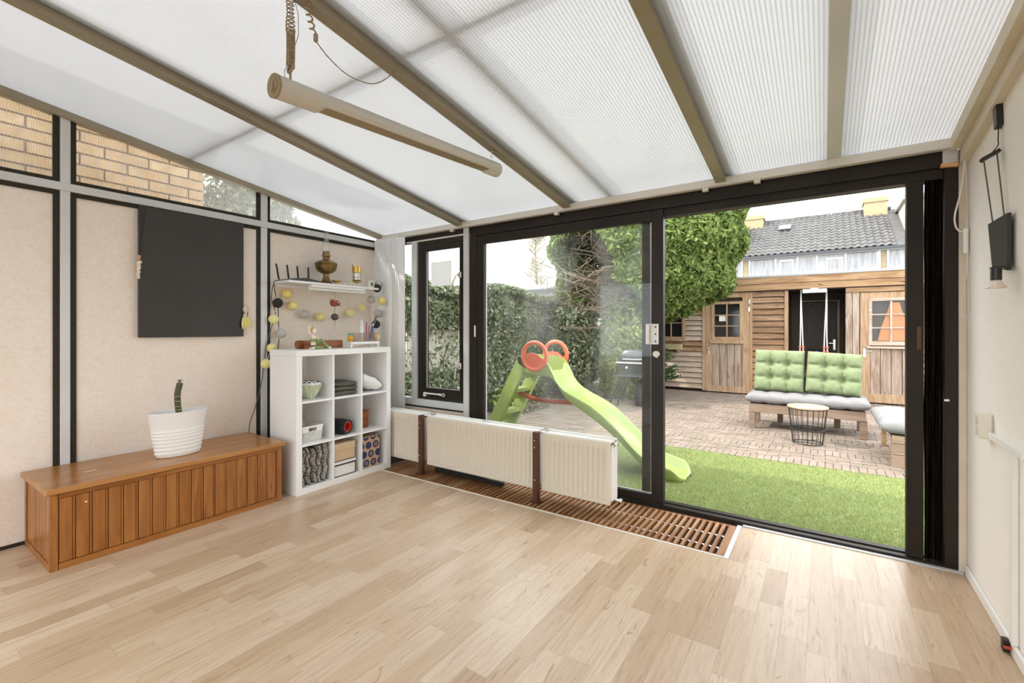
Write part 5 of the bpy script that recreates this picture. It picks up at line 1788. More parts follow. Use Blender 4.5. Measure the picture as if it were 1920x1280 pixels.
# (x, z of rim, z of underside) along the chute
ch_pts = [(-2.36, 0.925, 0.80), (-2.325, 0.905, 0.79), (-2.25, 0.775, 0.73), (-2.13, 0.66, 0.585), (-1.86, 0.535, 0.425), (-1.72, 0.445, 0.335), (-1.55, 0.30, 0.205), (-1.40, 0.16, 0.07), (-1.31, 0.105, -0.01), (-1.17, 0.065, -0.045), (-1.09, 0.045, -0.048), (-1.04, 0.0, -0.048), (-1.005, -0.035, -0.05)]
rim = spline([(p[0], 0, p[1]) for p in ch_pts], 5)
und = spline([(p[0], 0, p[2]) for p in ch_pts], 5)
b = B()
P = []
for i, (r_, u_) in enumerate(zip(rim, und)):
    f = i / (len(rim) - 1)
    dep = min(0.075, max(0.012, (r_.z - u_.z) * 0.7)) * (1.0 if f < 0.85 else max(0.15, (1 - f) / 0.15))
    t = 0.035
    ny, fy = NY, FY
    bow = 0.0 if f < 0.80 else 0.11 * ((f - 0.80) / 0.20) ** 2.5
    ny += bow
    fy -= bow
    floor_z = r_.z - dep
    P.append([(u_.x, ny + 0.02, u_.z), (r_.x, ny, r_.z - 0.012), (r_.x, ny + 0.008, r_.z), (r_.x, ny + t, r_.z - 0.004), (r_.x, ny + t + 0.03, floor_z + 0.006), (r_.x, ny + t + 0.06, floor_z), (r_.x, fy - t - 0.06, floor_z), (r_.x, fy - t - 0.03, floor_z + 0.006), (r_.x, fy - t, r_.z - 0.004), (r_.x, fy - 0.008, r_.z), (r_.x, fy, r_.z - 0.012), (u_.x, fy - 0.02, u_.z)])
b.grid(P)
b.obj('chute', M['slide'], sd_, smooth=True, ang=60)
# platform cheeks
for y in (NY, FY):
    s_ = 1 if y == NY else -1
    b = B()
    poly = [(-2.72, 1.0), (-2.60, 1.0), (-2.44, 0.99), (-2.36, 0.95), (-2.325, 0.905), (-2.26, 0.79), (-2.30, 0.80), (-2.40, 0.825), (-2.55, 0.84), (-2.70, 0.92)]
    b.prism(poly, 'y', y, y + s_ * 0.03)
    b.obj('platform_cheek', M['slide'], sd_)
box('platform', M['slide'], sd_, -2.66, -2.33, NY + 0.03, FY - 0.03, 0.80, 0.835, 0.006)
# ladder: flat raked plate with steps
la, lb = Vector((-2.68, 0, 1.0)), Vector((-3.255, 0, ZG))
for y in (NY, FY):
    s_ = 1 if y == NY else -1
    b = B()
    dx_ = 0.07
    b.prism([(la.x - 0.02, la.z), (la.x + dx_ + 0.03, la.z - 0.06), (lb.x + dx_ + 0.06, lb.z), (lb.x - 0.02, lb.z)], 'y', y, y + s_ * 0.06)
    b.obj('stringer', M['slide'], sd_)
for f in (0.36, 0.60, 0.84):
    c_ = la.lerp(lb, f)
    B().box(c_.x - 0.01, c_.x + 0.125, NY + 0.06, FY - 0.06, c_.z - 0.03, c_.z + 0.01, 0.006).obj('step', M['slide'], sd_)
    B().prism([(c_.x + 0.0, c_.z - 0.03), (c_.x + 0.05, c_.z - 0.03), (c_.x - 0.02, c_.z - 0.13), (c_.x - 0.06, c_.z - 0.13)], 'y', NY + 0.06, FY - 0.06).obj('riser', M['slide'], sd_)
B().prism([(la.x - 0.01, la.z - 0.02), (la.x + 0.05, la.z - 0.05), (la.x - 0.07, la.z - 0.26), (la.x - 0.13, la.z - 0.24)], 'y', NY + 0.06, FY - 0.06).obj('riser', M['slide'], sd_)
B().prism([(lb.x - 0.01, lb.z), (lb.x + 0.09, lb.z), (lb.x + 0.17, lb.z + 0.15), (lb.x + 0.07, lb.z + 0.15)], 'y', NY + 0.06, FY - 0.06).obj('riser', M['slide'], sd_)
for (y, xc, zc) in ((NY - 0.012, -2.49, 1.005), (FY + 0.012, -2.49, 1.005)):
    rr = 0.142
    ringo = B().tube([(xc + rr * math.cos(t), y, zc + rr * math.sin(t)) for t in np.linspace(0, 2 * PI, 40, endpoint=False)], 0.022, 10, closed=True).obj('ring_handle', M['coral'], sd_, smooth=True)
    poly = [(xc + (rr - 0.005) * math.cos(t), zc + (rr - 0.005) * math.sin(t)) for t in np.linspace(PI * 1.02, PI * 1.92, 18)]
    poly += [(xc + 0.085, zc - 0.02), (xc + 0.03, zc + 0.02), (xc - 0.04, zc + 0.035), (xc - 0.10, zc + 0.025)]
    B().prism(poly, 'y', y - 0.008, y + 0.010).obj('ring_disc', M['coral'], ringo)
B().tube(spline([(-2.88, 4.30, 0.605), (-2.80, 4.30, 0.575), (-2.62, 4.30, 0.525), (-2.40, 4.30, 0.515), (-2.22, 4.30, 0.522), (-2.11, 4.30, 0.53)], 8), 0.024, 10).obj('brace_bar', M['redbar'], sd_, smooth=True)

# ---------------------------------------------------------------- wooden shed
SY = 10.5
shd = thing('garden_shed', 'weathered wooden shed with flat fascia, two doors and a dark recess', 'shed', (-1.0, 11.5, ZG))
core = B()
core.box(-3.9, -0.60, SY + 0.06, 13.2, ZG, 2.05)
core.box(0.36, 3.2, SY + 0.06, 13.2, ZG, 2.05)
core.box(-0.60, 0.36, 11.66, 13.2, ZG, 2.05)
core.obj('wall_core', M['sheddark'], shd)
box('roof', M['zinc'], shd, -4.0, 3.3, SY - 0.10, 13.3, 2.325, 2.36)
box('roof_soffit', M['sheddark'], shd, -4.0, 3.3, SY - 0.04, 13.2, 2.05, 2.075)
box('fascia_board', M['fascia'], shd, -4.0, 3.3, SY - 0.085, SY - 0.045, 2.196, 2.325)
box('fascia_board', M['fascia'], shd, -4.0, 3.3, SY - 0.072, SY - 0.045, 2.068, 2.188)


def boards_h(x0, x1, z0, z1, n, mats, xcut=None):
    for i in range(n):
        a = lerp(z0, z1, i / n)
        b2 = lerp(z0, z1, (i + 1) / n)
        bb_ = B()
        # overlapping weatherboard: proud at its lower edge
        bb_.prism([(SY + 0.058, a + 0.006), (SY - 0.012, a + 0.006), (SY + 0.022, b2 - 0.008), (SY + 0.058, b2 - 0.008)], 'x', x0, x1)
        bb_.obj('board', mats(i, n), shd)


pale = lambda i, n: M['shedpale'] if i < n * 0.7 else M['shedboard']
brn = lambda i, n: M['shedboard']
boards_h(-3.9, -2.165, ZG + 0.06, 1.04, 9, pale)
boards_h(-2.52, -2.165, 1.04, 1.82, 7, pale)
boards_h(-3.9, -3.12, 1.04, 1.82, 7, pale)
boards_h(-3.9, -2.165, 1.82, 2.06, 2, brn)
box('corner_board', M['shedframe'], shd, -2.163, -2.105, SY - 0.012, SY + 0.058, ZG + 0.03, 2.06, 0.003)


def shed_window(x0, x1, z0, z1, cols, rows, fw=0.055, y=SY):
    wn = frame('window', M['shedframe'], shd, x0, x1, z0, z1, fw, fw, fw * 1.1, fw, y - 0.022, y + 0.05)
    gx = [lerp(x0 + fw, x1 - fw, i / cols) for i in range(cols + 1)]
    gz = [lerp(z0 + fw * 1.1, z1 - fw, j / rows) for j in range(rows + 1)]
    for i in range(cols):
        for j in range(rows):
            box('pane', M['pane_dark'], wn, gx[i] + 0.002, gx[i + 1] - 0.002, y + 0.02, y + 0.026, gz[j] + 0.002, gz[j + 1] - 0.002)
    for i in range(1, cols):
        box('glazing_bar', M['shedframe'], wn, gx[i] - 0.012, gx[i] + 0.012, y - 0.008, y + 0.02, gz[0], gz[-1])
    for j in range(1, rows):
        box('glazing_bar', M['shedframe'], wn, gx[0], gx[-1], y - 0.004, y + 0.02, gz[j] - 0.011, gz[j] + 0.011)
    return wn


shed_window(-3.12, -2.525, 1.06, 1.80, 2, 2, 0.06)
box('window_sill', M['shedframe'], shd, -3.14, -2.47, SY - 0.05, SY + 0.02, 1.03, 1.058)


def shed_door(x0, x1, win, npl, z1=2.05):
    d_ = frame('door', M['shedframe'], shd, x0, x1, ZG + 0.02, z1, 0.13, 0.13, 0.13, 0.10, SY - 0.006, SY + 0.05)
    wx0, wx1 = x0 + 0.13, x1 - 0.13
    n = npl
    for i in range(n):
        a, b2 = lerp(wx0, wx1, i / n), lerp(wx0, wx1, (i + 1) / n)
        box('plank', M['shedplank'], d_, a + 0.004, b2 - 0.004, SY + 0.012, SY + 0.045, ZG + 0.15, 0.99, 0.003)
    box('sill', M['shedframe'], d_, wx0 - 0.03, wx1 + 0.03, SY - 0.045, SY + 0.02, 0.99, 1.069, 0.003)
    return d_


shed_door(-2.10, -1.255, None, 4)
shed_window(-1.975, -1.38, 1.07, 1.87, 2, 3, 0.055)
box('paper_note', M['plastic_white'], shd, -1.83, -1.70, SY + 0.017, SY + 0.0195, 1.46, 1.58)
box('door_post', M['shedframe'], shd, -1.252, -1.20, SY - 0.010, SY + 0.055, ZG, 2.06, 0.003)
for z in (1.86, 1.70):
    box('hinge', M['silver'], shd, -1.275, -1.245, SY - 0.02, SY - 0.008, z - 0.05, z + 0.05, 0.003)
B().box(-2.06, -2.025, SY - 0.016, SY - 0.006, 0.76, 0.90, 0.003).tube([(-2.04, SY - 0.016, 0.86), (-2.04, SY - 0.05, 0.86), (-1.97, SY - 0.055, 0.855)], 0.008, 6).obj('door_handle', M['silver'], shd)
boards_h(-1.198, -0.64, ZG + 0.06, 2.06, 17, brn)
box('corner_board', M['shedframe'], shd, -0.638, -0.572, SY - 0.014, SY + 0.06, ZG, 2.06, 0.003)
# recess
for i in range(7):
    box('plank', M['sheddark'], shd, lerp(-0.60, -0.36, i / 7) if i < 2 else lerp(-0.37, 0.36, (i - 2) / 5) + 0.002, (lerp(-0.60, -0.36, (i + 1) / 7) if i < 2 else lerp(-0.37, 0.36, (i - 1) / 5)) - 0.002, 11.62, 11.655, ZG, 2.05)
rd = frame('door', M['sheddark'], shd, -0.37, 0.225, ZG + 0.02, 1.85, 0.09, 0.09, 0.12, 0.09, 11.57, 11.615)
box('plank', M['sheddark'], rd, -0.28, 0.135, 11.585, 11.61, ZG + 0.14, 0.85)
box('plank', M['sheddark'], rd, -0.28, 0.135, 11.585, 11.61, 0.87, 1.76)
box('door_plate', M['silver'], rd, 0.165, 0.205, 11.56, 11.57, 0.86, 1.08, 0.002)
B().tube([(0.185, 11.56, 1.0), (0.185, 11.52, 1.0), (0.09, 11.515, 1.005)], 0.009, 6).obj('lever', M['silver'], rd)
box('door_jamb', M['shedplank'], shd, 0.235, 0.275, 11.56, 11.615, ZG, 1.88)
box('lintel', M['shedframe'], shd, -0.4, 0.28, 11.56, 11.60, 1.875, 1.895)
box('side_wall', M['sheddark'], shd, -0.60, -0.575, SY + 0.06, 11.57, ZG, 2.05)
box('side_wall', M['sheddark'], shd, 0.336, 0.36, SY + 0.06, 11.57, ZG, 2.05)
box('recess_floor', M['joint'], shd, -0.575, 0.336, SY, 11.57, ZG - 0.02, ZG - 0.002)
# right hand door section
for i in range(2):
    box('plank', M['shedplank'], shd, lerp(0.335, 0.545, i / 2) + 0.003, lerp(0.335, 0.545, (i + 1) / 2) - 0.003, SY - 0.01, SY + 0.058, ZG + 0.02, 2.0, 0.003)
box('head_board', M['fascia'], shd, 0.34, 3.2, SY - 0.03, SY + 0.05, 1.965, 2.06, 0.003)
d3 = frame('door', M['shedframe'], shd, 0.555, 1.42, ZG + 0.02, 1.955, 0.14, 0.13, 0.16, 0.11, SY - 0.006, SY + 0.05)
for i in range(4):
    a, b2 = lerp(0.695, 1.29, i / 4), lerp(0.695, 1.29, (i + 1) / 4)
    box('plank', M['shedplank'], d3, a + 0.004, b2 - 0.004, SY + 0.012, SY + 0.045, ZG + 0.16, 0.955, 0.003)
box('sill', M['shedpale'], d3, 0.64, 1.34, SY - 0.05, SY + 0.02, 0.945, 0.985, 0.003)
w3 = frame('window', M['shedpale'], shd, 0.675, 1.31, 1.0, 1.845, 0.05, 0.05, 0.075, 0.05, SY - 0.022, SY + 0.05)
for i in range(2):
    for j in range(3):
        a, b2 = lerp(0.725, 1.26, i / 2), lerp(0.725, 1.26, (i + 1) / 2)
        c_, d__ = lerp(1.075, 1.795, j / 3), lerp(1.075, 1.795, (j + 1) / 3)
        box('pane', M['glass'], w3, a + 0.002, b2 - 0.002, SY + 0.004, SY + 0.008, c_ + 0.002, d__ - 0.002)
box('glazing_bar', M['shedpale'], w3, 0.978, 1.006, SY - 0.01, SY + 0.008, 1.075, 1.795)
for j in (1, 2):
    box('glazing_bar', M['shedpale'], w3, 0.725, 1.26, SY - 0.008, SY + 0.008, lerp(1.075, 1.795, j / 3) - 0.012, lerp(1.075, 1.795, j / 3) + 0.012)
# dim cell behind that window with an orange tent of canvas
B().lathe([(0.19, 0.0), (0.15, 0.25), (0.075, 0.55), (0.055, 0.68)], (1.045, SY + 0.034, 1.085), 20, sx=1.25, sy=0.12).obj('orange_canvas', M['tent'], shd, smooth=True)
B().box(0.595, 0.635, SY - 0.018, SY - 0.006, 0.78, 0.94, 0.003).tube([(0.615, SY - 0.018, 0.90), (0.615, SY - 0.06, 0.90), (0.72, SY - 0.065, 0.90)], 0.008, 6).obj('door_handle', M['silver'], shd)
boards_h(1.425, 3.2, ZG + 0.06, 1.95, 16, brn)
lb_ = thing('strip_fixture', 'long cream batten lamp under the shed fascia above the swing', 'lamp', (-0.14, SY - 0.1, 1.97))
box('body', M['plastic_ivory'], lb_, -0.33, 0.05, SY - 0.20, SY - 0.095, 1.975, 2.045, 0.006)
box('fixing_bracket', M['silver'], lb_, -0.2, -0.08, SY - 0.16, SY - 0.1, 2.0455, 2.0665)
pbx = thing('planter_box', 'mossy pale wooden planter box under the shed window', 'planter', (-2.85, SY - 0.1, 0.84))
B().box(-3.3, -2.565, SY - 0.155, SY - 0.14, 0.845, 0.965).box(-3.3, -2.565, SY - 0.052, SY - 0.040, 0.845, 0.965).box(-2.58, -2.565, SY - 0.14, SY - 0.052, 0.845, 0.965).box(-3.3, -3.285, SY - 0.14, SY - 0.052, 0.845, 0.965).obj('box_sides', M['plant_box'], pbx)
box('earth', M['soil'], pbx, -3.285, -2.58, SY - 0.14, SY - 0.052, 0.847, 0.94)
box('bracket', M['shedframe'], pbx, -2.66, -2.62, SY - 0.139, SY - 0.0045, 0.80, 0.8445)

# swing in the recess
SW = SY - 0.03
sw = thing('rope_swing', 'toddler swing on white ropes hanging in the shed recess', 'swing', (-0.15, SW, 0.5))
for (x, xb) in ((-0.36, -0.355), (0.045, 0.03)):
    for k, dx_ in enumerate((-0.014, 0.02)):
        B().tube(spline([(x, SW, 2.05), (x + dx_ * 0.3, SW, 1.75), (xb + dx_, SW, 1.2), (xb + dx_ * 1.6, SW, 0.82)], 6), 0.011, 6).obj('rope', M['rope'], sw, smooth=True)
        for z in (0.945, 0.865):
            B().ell((xb + dx_ * 1.5, SW, z), (0.026, 0.026, 0.020), 10, 8).obj('rope_stop', M['coral'], sw, smooth=True)
        B().cyl((xb + dx_ * 1.5, SW, 0.86), (xb + dx_ * 1.5, SW, 0.58), 0.014, n=8).obj('rod', M['coral'], sw)
M['swingblue'] = plain('swing_blue', (0.08, 0.25, 0.62), 0.4)
B().box(-0.25, 0.0, SW - 0.12, SW + 0.12, 0.52, 0.57, 0.012).obj('seat', M['swingblue'], sw)
B().prism([(-0.22, 0.571), (0.0, 0.571), (-0.01, 0.80), (-0.05, 0.85), (-0.11, 0.87), (-0.17, 0.85), (-0.21, 0.80)], 'y', SW + 0.09, SW + 0.115).obj('backrest', M['swingblue'], sw)

# ---------------------------------------------------------------- garden sofa with cushions
def tufted(name, mat, parent, c, hx, hy, hz, rot, nx, ny, depth=0.03, label=None, cat=None):
    """box cushion with a grid of deep tufts; local x = width, y = height (or depth), z = thickness"""
    b = B()
    nu, nv = 44, 34
    tx = [lerp(-1, 1, (i + 1) / (nx + 1)) for i in range(nx)]
    ty = [lerp(-1, 1, (j + 1) / (ny + 1)) for j in range(ny)]
    for s_ in (1, -1):
        P = []
        for i in range(nu + 1):
            row = []
            for j in range(nv + 1):
                u = -1 + 2 * i / nu
                v = -1 + 2 * j / nv
                edge = (1 - abs(u) ** 8) * (1 - abs(v) ** 8)
                cu = abs(math.sin(PI * (nx + 1) * (u + 1) / 2)) ** 0.5
                cv = abs(math.sin(PI * (ny + 1) * (v + 1) / 2)) ** 0.5
                h = hz * (0.42 + 0.58 * max(0, edge) ** 0.4) * (0.78 + 0.30 * cu * cv)
                dim = 0.0
                for a in tx:
                    for q in ty:
                        d2 = ((u - a) * hx) ** 2 + ((v - q) * hy) ** 2
                        dim = max(dim, math.exp(-d2 / 0.0026))
                seam = 0.0
                for a in tx:
                    seam = max(seam, 0.30 * math.exp(-((u - a) * hx) ** 2 / 0.0004))
                for q in ty:
                    seam = max(seam, 0.30 * math.exp(-((v - q) * hy) ** 2 / 0.0004))
                h -= depth * max(dim, seam)
                wr = 0.0025 * math.sin(23 * u + 7 * v) * math.sin(19 * v - 5 * u)
                p = rot @ Vector((u * hx, v * hy, s_ * (h + wr)))
                row.append((c[0] + p.x, c[1] + p.y, c[2] + p.z))
            P.append(row)
        V_ = b.grid(P)
        if s_ == 1:
            V1 = V_
        else:
            def rim_(V):
                r = [V[i][0] for i in range(nu + 1)] + [V[nu][j] for j in range(1, nv + 1)]
                r += [V[i][nv] for i in range(nu - 1, -1, -1)] + [V[0][j] for j in range(nv - 1, 0, -1)]
                return r
            A_, B_ = rim_(V1), rim_(V_)
            for k in range(len(A_)):
                k2 = (k + 1) % len(A_)
                b.bm.faces.new((A_[k], A_[k2], B_[k2], B_[k]))
    ob = b.obj(name, mat, parent, smooth=True, ang=70)
    if label:
        tag(ob, label, cat)
    return ob


FY0, FY1 = 6.97, 7.62
sf = thing('garden_sofa', 'low silvered timber garden bench in front of the shed', 'sofa', (-0.2, 7.3, ZG))
zf0, zf1 = 0.15, 0.285
box('front_beam', M['sofawood'], sf, -0.84, 0.425, FY0, FY0 + 0.05, zf0 + 0.02, zf1, 0.004)
box('back_beam', M['sofawood'], sf, -0.84, 0.425, FY1 - 0.05, FY1, zf0 + 0.02, zf1, 0.004)
for x in (-0.84, 0.365):
    box('side_beam', M['sofawood'], sf, x, x + 0.06, FY0 + 0.05, FY1 - 0.05, zf0 + 0.02, zf1, 0.004)
    for y in (FY0 + 0.005, FY1 - 0.085):
        box('leg', M['sofawood'], sf, x + 0.002, x + 0.075, y, y + 0.08, ZG, zf0 + 0.019, 0.004)
for k in range(6):
    y = lerp(FY0 + 0.055, FY1 - 0.135, k / 5)
    box('seat_slat', M['sofawood'], sf, -0.78, 0.365, y, y + 0.08, zf1 - 0.03, zf1 - 0.002)
for x in (-0.55, 0.12):
    box('back_support', M['sofawood'], sf, x, x + 0.07, FY1 - 0.0, FY1 + 0.05, ZG, 0.85, 0.003)
box('back_rail', M['sofawood'], sf, -0.84, 0.425, FY1 - 0.005, FY1 + 0.0, 0.62, 0.72)
I3 = Matrix.Identity(3)
tufted('seat_cushion', M['greycush'], None, (-0.205, 7.27, zf1 + 0.072), 0.675, 0.335, 0.070, I3, 5, 1, 0.022, 'long grey quilted seat cushion on the timber bench', 'cushion')
rb = Matrix.Rotation(math.radians(78), 3, 'X')
rb1 = Matrix.Rotation(math.radians(0.8), 3, 'Y') @ rb
rb2 = Matrix.Rotation(math.radians(3.0), 3, 'Y') @ rb
tufted('back_cushion', M['greencush'], None, (-0.515, 7.42, 0.705), 0.298, 0.285, 0.098, rb1, 2, 2, 0.075, 'tufted sage green back cushion on the left of the timber bench', 'cushion')
tufted('back_cushion', M['greencush'], None, (0.108, 7.40, 0.70), 0.298, 0.272, 0.098, rb2, 2, 2, 0.075, 'tufted sage green back cushion on the right of the timber bench, tilted', 'cushion')

# second seat at the right edge of the doorway
s2 = thing('garden_chair', 'timber crate seat at the right edge of the doorway', 'seat', (0.95, 6.3, ZG))
for k, (z0, z1) in enumerate(((ZG, 0.065), (0.070, 0.170), (0.175, 0.255))):
    box('crate_board', M['sofawood'], s2, 0.55, 1.5, 5.76, 5.79, z0, z1, 0.003)
for x in (0.55, 1.46):
    for y in (5.792, 6.72):
        box('leg', M['fascia'] if y > 6 else M['sofawood'], s2, x, x + 0.045, y, y + 0.075, ZG, 0.22, 0.003)
box('seat_frame', M['sofawood'], s2, 0.55, 1.5, 5.792, 6.80, 0.222, 0.255)
tufted('seat_cushion', M['greycush'], None, (1.02, 6.28, 0.335), 0.56, 0.55, 0.078, I3, 2, 2, 0.028, 'pale grey quilted cushion on the crate seat at the doorway edge', 'cushion')

# wire basket side table
tcx, tcy = -0.155, 6.42
tb_ = thing('basket_table', 'black wire basket side table with a round pale wood top', 'table', (tcx, tcy, ZG))
zt_ = 0.385
B().lathe([(0.20, 0.0), (0.208, 0.004), (0.208, 0.016), (0.202, 0.02)], (tcx, tcy, zt_ - 0.02), 40).obj('table_top', M['tabletop'], tb_, smooth=True)
ro, ri = 0.195, 0.150
for k in range(20):
    a = 2 * PI * k / 20
    B().cyl((tcx + ro * math.cos(a), tcy + ro * math.sin(a), zt_ - 0.022), (tcx + ri * math.cos(a), tcy + ri * math.sin(a), ZG + 0.008), 0.0032, n=6).obj('wire', M['wire'], tb_)
for (r, z, w) in ((0.193, zt_ - 0.03, 0.004), (0.172, 0.12, 0.008), (0.150, ZG + 0.005, 0.005)):
    B().tube([(tcx + r * math.cos(t), tcy + r * math.sin(t), z) for t in np.linspace(0, 2 * PI, 36, endpoint=False)], w, 6, closed=True).obj('hoop', M['wire'], tb_, smooth=True)
B().cyl((tcx - 0.15, tcy, ZG + 0.004), (tcx + 0.15, tcy, ZG + 0.004), 0.003, n=6).cyl((tcx, tcy - 0.15, ZG + 0.004), (tcx, tcy + 0.15, ZG + 0.004), 0.003, n=6).obj('base_wire', M['wire'], tb_)

# ---------------------------------------------------------------- barbecue
gx, gy = -2.74, 7.93
bq = thing('barbecue', 'black lidded gas barbecue on folding legs beside the bush', 'barbecue', (gx, gy, ZG))
prof = [(-0.27, 0.72), (-0.265, 0.78), (-0.23, 0.85), (-0.15, 0.915), (0.0, 0.935), (0.15, 0.915), (0.23, 0.85), (0.265, 0.78), (0.27, 0.72)]
b = B()
P = []
for (sx__, yy) in ((0.80, -0.20), (0.97, -0.16), (1.0, -0.05), (1.0, 0.08), (0.95, 0.17), (0.8, 0.2)):
    P.append([(gx + p[0] * sx__, gy + yy, 0.72 + (p[1] - 0.72) * (0.75 if abs(yy) > 0.19 else 1.0)) for p in prof])
V_ = b.grid(P)
b.bm.faces.new(V_[0])
b.bm.faces.new(V_[-1])
b.obj('lid', M['bbqgrey'], bq, smooth=True, ang=50)
B().tube([(gx - 0.17, gy - 0.19, 0.775), (gx - 0.15, gy - 0.235, 0.77), (gx + 0.15, gy - 0.235, 0.77), (gx + 0.17, gy - 0.19, 0.775)], 0.010, 8).obj('handle', M['silver'], bq, smooth=True)
B().prism([(gx - 0.285, 0.715), (gx + 0.285, 0.715), (gx + 0.20, 0.55), (gx - 0.20, 0.55)], 'y', gy - 0.20, gy + 0.20).obj('bowl', M['bbq'], bq)
B().box(gx - 0.29, gx + 0.29, gy - 0.215, gy - 0.198, 0.690, 0.718, 0.004).obj('rim', M['silver'], bq)
B().cyl((gx - 0.09, gy - 0.19, 0.625), (gx - 0.09, gy - 0.215, 0.625), 0.022, n=14).obj('knob', M['silver'], bq, smooth=True)
B().box(gx - 0.30, gx + 0.30, gy - 0.24, gy + 0.22, 0.465, 0.485, 0.003).box(gx - 0.20, gx + 0.20, gy - 0.18, gy + 0.18, 0.4855, 0.5495).obj('side_tray', M['bbqgrey'], bq)
for (x0_, x1_, y_) in ((-0.20, -0.40, -0.2), (-0.14, -0.05, -0.2), (0.20, 0.36, -0.2), (-0.20, -0.34, 0.2), (0.20, 0.34, 0.2)):
    if x1_ == -0.05:
        B().cyl((gx - 0.12, gy - 0.22, 0.464), (gx - 0.24, gy - 0.26, ZG + 0.004), 0.013, n=8).obj('leg', M['bbq'], bq)
    else:
        B().cyl((gx + x0_, gy + y_, 0.464), (gx + x1_, gy + y_ * 1.15, ZG + 0.004), 0.013, n=8).obj('leg', M['bbq'], bq)
gb = B().cyl((gx + 0.12, gy + 0.02, ZG + 0.001), (gx + 0.12, gy + 0.02, 0.34), 0.13, n=20).cyl((gx + 0.12, gy + 0.02, 0.34), (gx + 0.12, gy + 0.02, 0.40), 0.13, 0.05, n=20)
tag(gb.obj('gas_bottle', M['bbqgrey'], smooth=True), 'dark grey gas bottle standing beneath the barbecue', 'gas bottle')

# ---------------------------------------------------------------- fence and planting
def leaves(c, nrm, size, spread=0.9, flat=0.35, elong=1.6):
    """diamond leaves at points c facing roughly nrm"""
    n = c.shape[0]
    nn = nrm + rng.normal(0, spread, (n, 3))
    nn /= np.linalg.norm(nn, axis=1, keepdims=True) + 1e-9
    r = rng.normal(0, 1, (n, 3))
    a = np.cross(nn, r)
    a /= np.linalg.norm(a, axis=1, keepdims=True) + 1e-9
    b = np.cross(nn, a)
    s = size * rng.uniform(0.6, 1.35, (n, 1))
    tip = a * s * elong * 0.5
    wd = b * s * 0.42
    up_ = nn * s * flat * 0.5
    V = np.zeros((n, 4, 3))
    V[:, 0] = c - tip
    V[:, 1] = c + wd + up_
    V[:, 2] = c + tip
    V[:, 3] = c - wd + up_
    return V


fn = thing('board_fence', 'pale upright board fence half buried in ivy on the left of the garden', 'fence', (-4.86, 7.0, ZG))
me = unit_box('board', M['fence'])
y = 3.55
k = 0
while y < 11.0:
    wdt = 0.14
    h_ = 1.88 + 0.02 * math.sin(k * 2.3)
    piece('board', me, fn, (-4.88 + (0.012 if k % 2 else 0.0), y + wdt / 2, ZG + h_ / 2), (0.02, wdt - 0.012, h_))
    y += wdt
    k += 1
for z in (0.35, 1.5):
    box('rail', M['fence'], fn, -4.93, -4.893, 3.55, 11.0, z, z + 0.08)
for y in (3.6, 5.4, 7.2, 9.0, 10.9):
    box('post', M['fence'], fn, -5.0, -4.931, y, y + 0.07, ZG, 1.95)

iv = thing('ivy_hedge', 'ivy climbing over the board fence on the left', 'ivy', (-4.75, 7.0, ZG))
N = 46000
yy = rng.uniform(3.45, 10.3, N)
zz = rng.uniform(-0.03, 2.06, N)
top = 1.93 + 0.08 * np.sin(yy * 2.1) + 0.05 * np.sin(yy * 5.3)
dens = np.where(zz > 1.28, 1.0, np.where(zz < 0.68, 0.85, 0.10 + 0.75 / (1 + np.exp(-(yy - 6.4) * 3))))
keep = (rng.random(N) < dens) & (zz < top)
yy, zz = yy[keep], zz[keep]
bulge = 0.10 + 0.16 * np.exp(-((zz - 1.62) / 0.28) ** 2) + 0.22 * np.exp(-((zz - 0.25) / 0.35) ** 2) + 0.05 * np.sin(yy * 3.1 + zz * 4)
xx = -4.86 + bulge * rng.uniform(0.15, 1.0, yy.size) + 0.015
cpt = np.stack([xx, yy, zz], 1)
tag(quads_obj('foliage', leaves(cpt, np.array([1.0, -0.35, 0.25]), 0.046, 0.7, 0.4, 1.5), M['ivy'], iv), kind='stuff')
# crown on the top of the fence
N = 10000
yy = rng.uniform(3.45, 9.6, N)
aa = rng.uniform(0, PI, N)
rr = 0.17 * rng.uniform(0.5, 1.0, N)
tpz = 1.86 + 0.07 * np.sin(yy * 2.1)
cpt = np.stack([-4.80 + 1.5 * rr * np.cos(aa), yy, tpz + rr * np.sin(aa)], 1)
tag(quads_obj('foliage', leaves(cpt, np.array([0.5, -0.3, 0.7]), 0.046, 0.8, 0.4, 1.5), M['ivy'], iv), kind='stuff')
b = B()
for k in range(16):
    y = 3.7 + 0.42 * k
    pts = [(-4.83 + 0.02 * math.sin(k), y, ZG)]
    for j in range(1, 7):
        pts.append((-4.84 + 0.03 * math.sin(k * 1.7 + j), y + 0.16 * math.sin(k * 2.3 + j * 0.9), 0.28 * j))
    b.tube(pts, 0.010, 5)
tag(b.obj('stems', M['bark'], iv), kind='stuff')


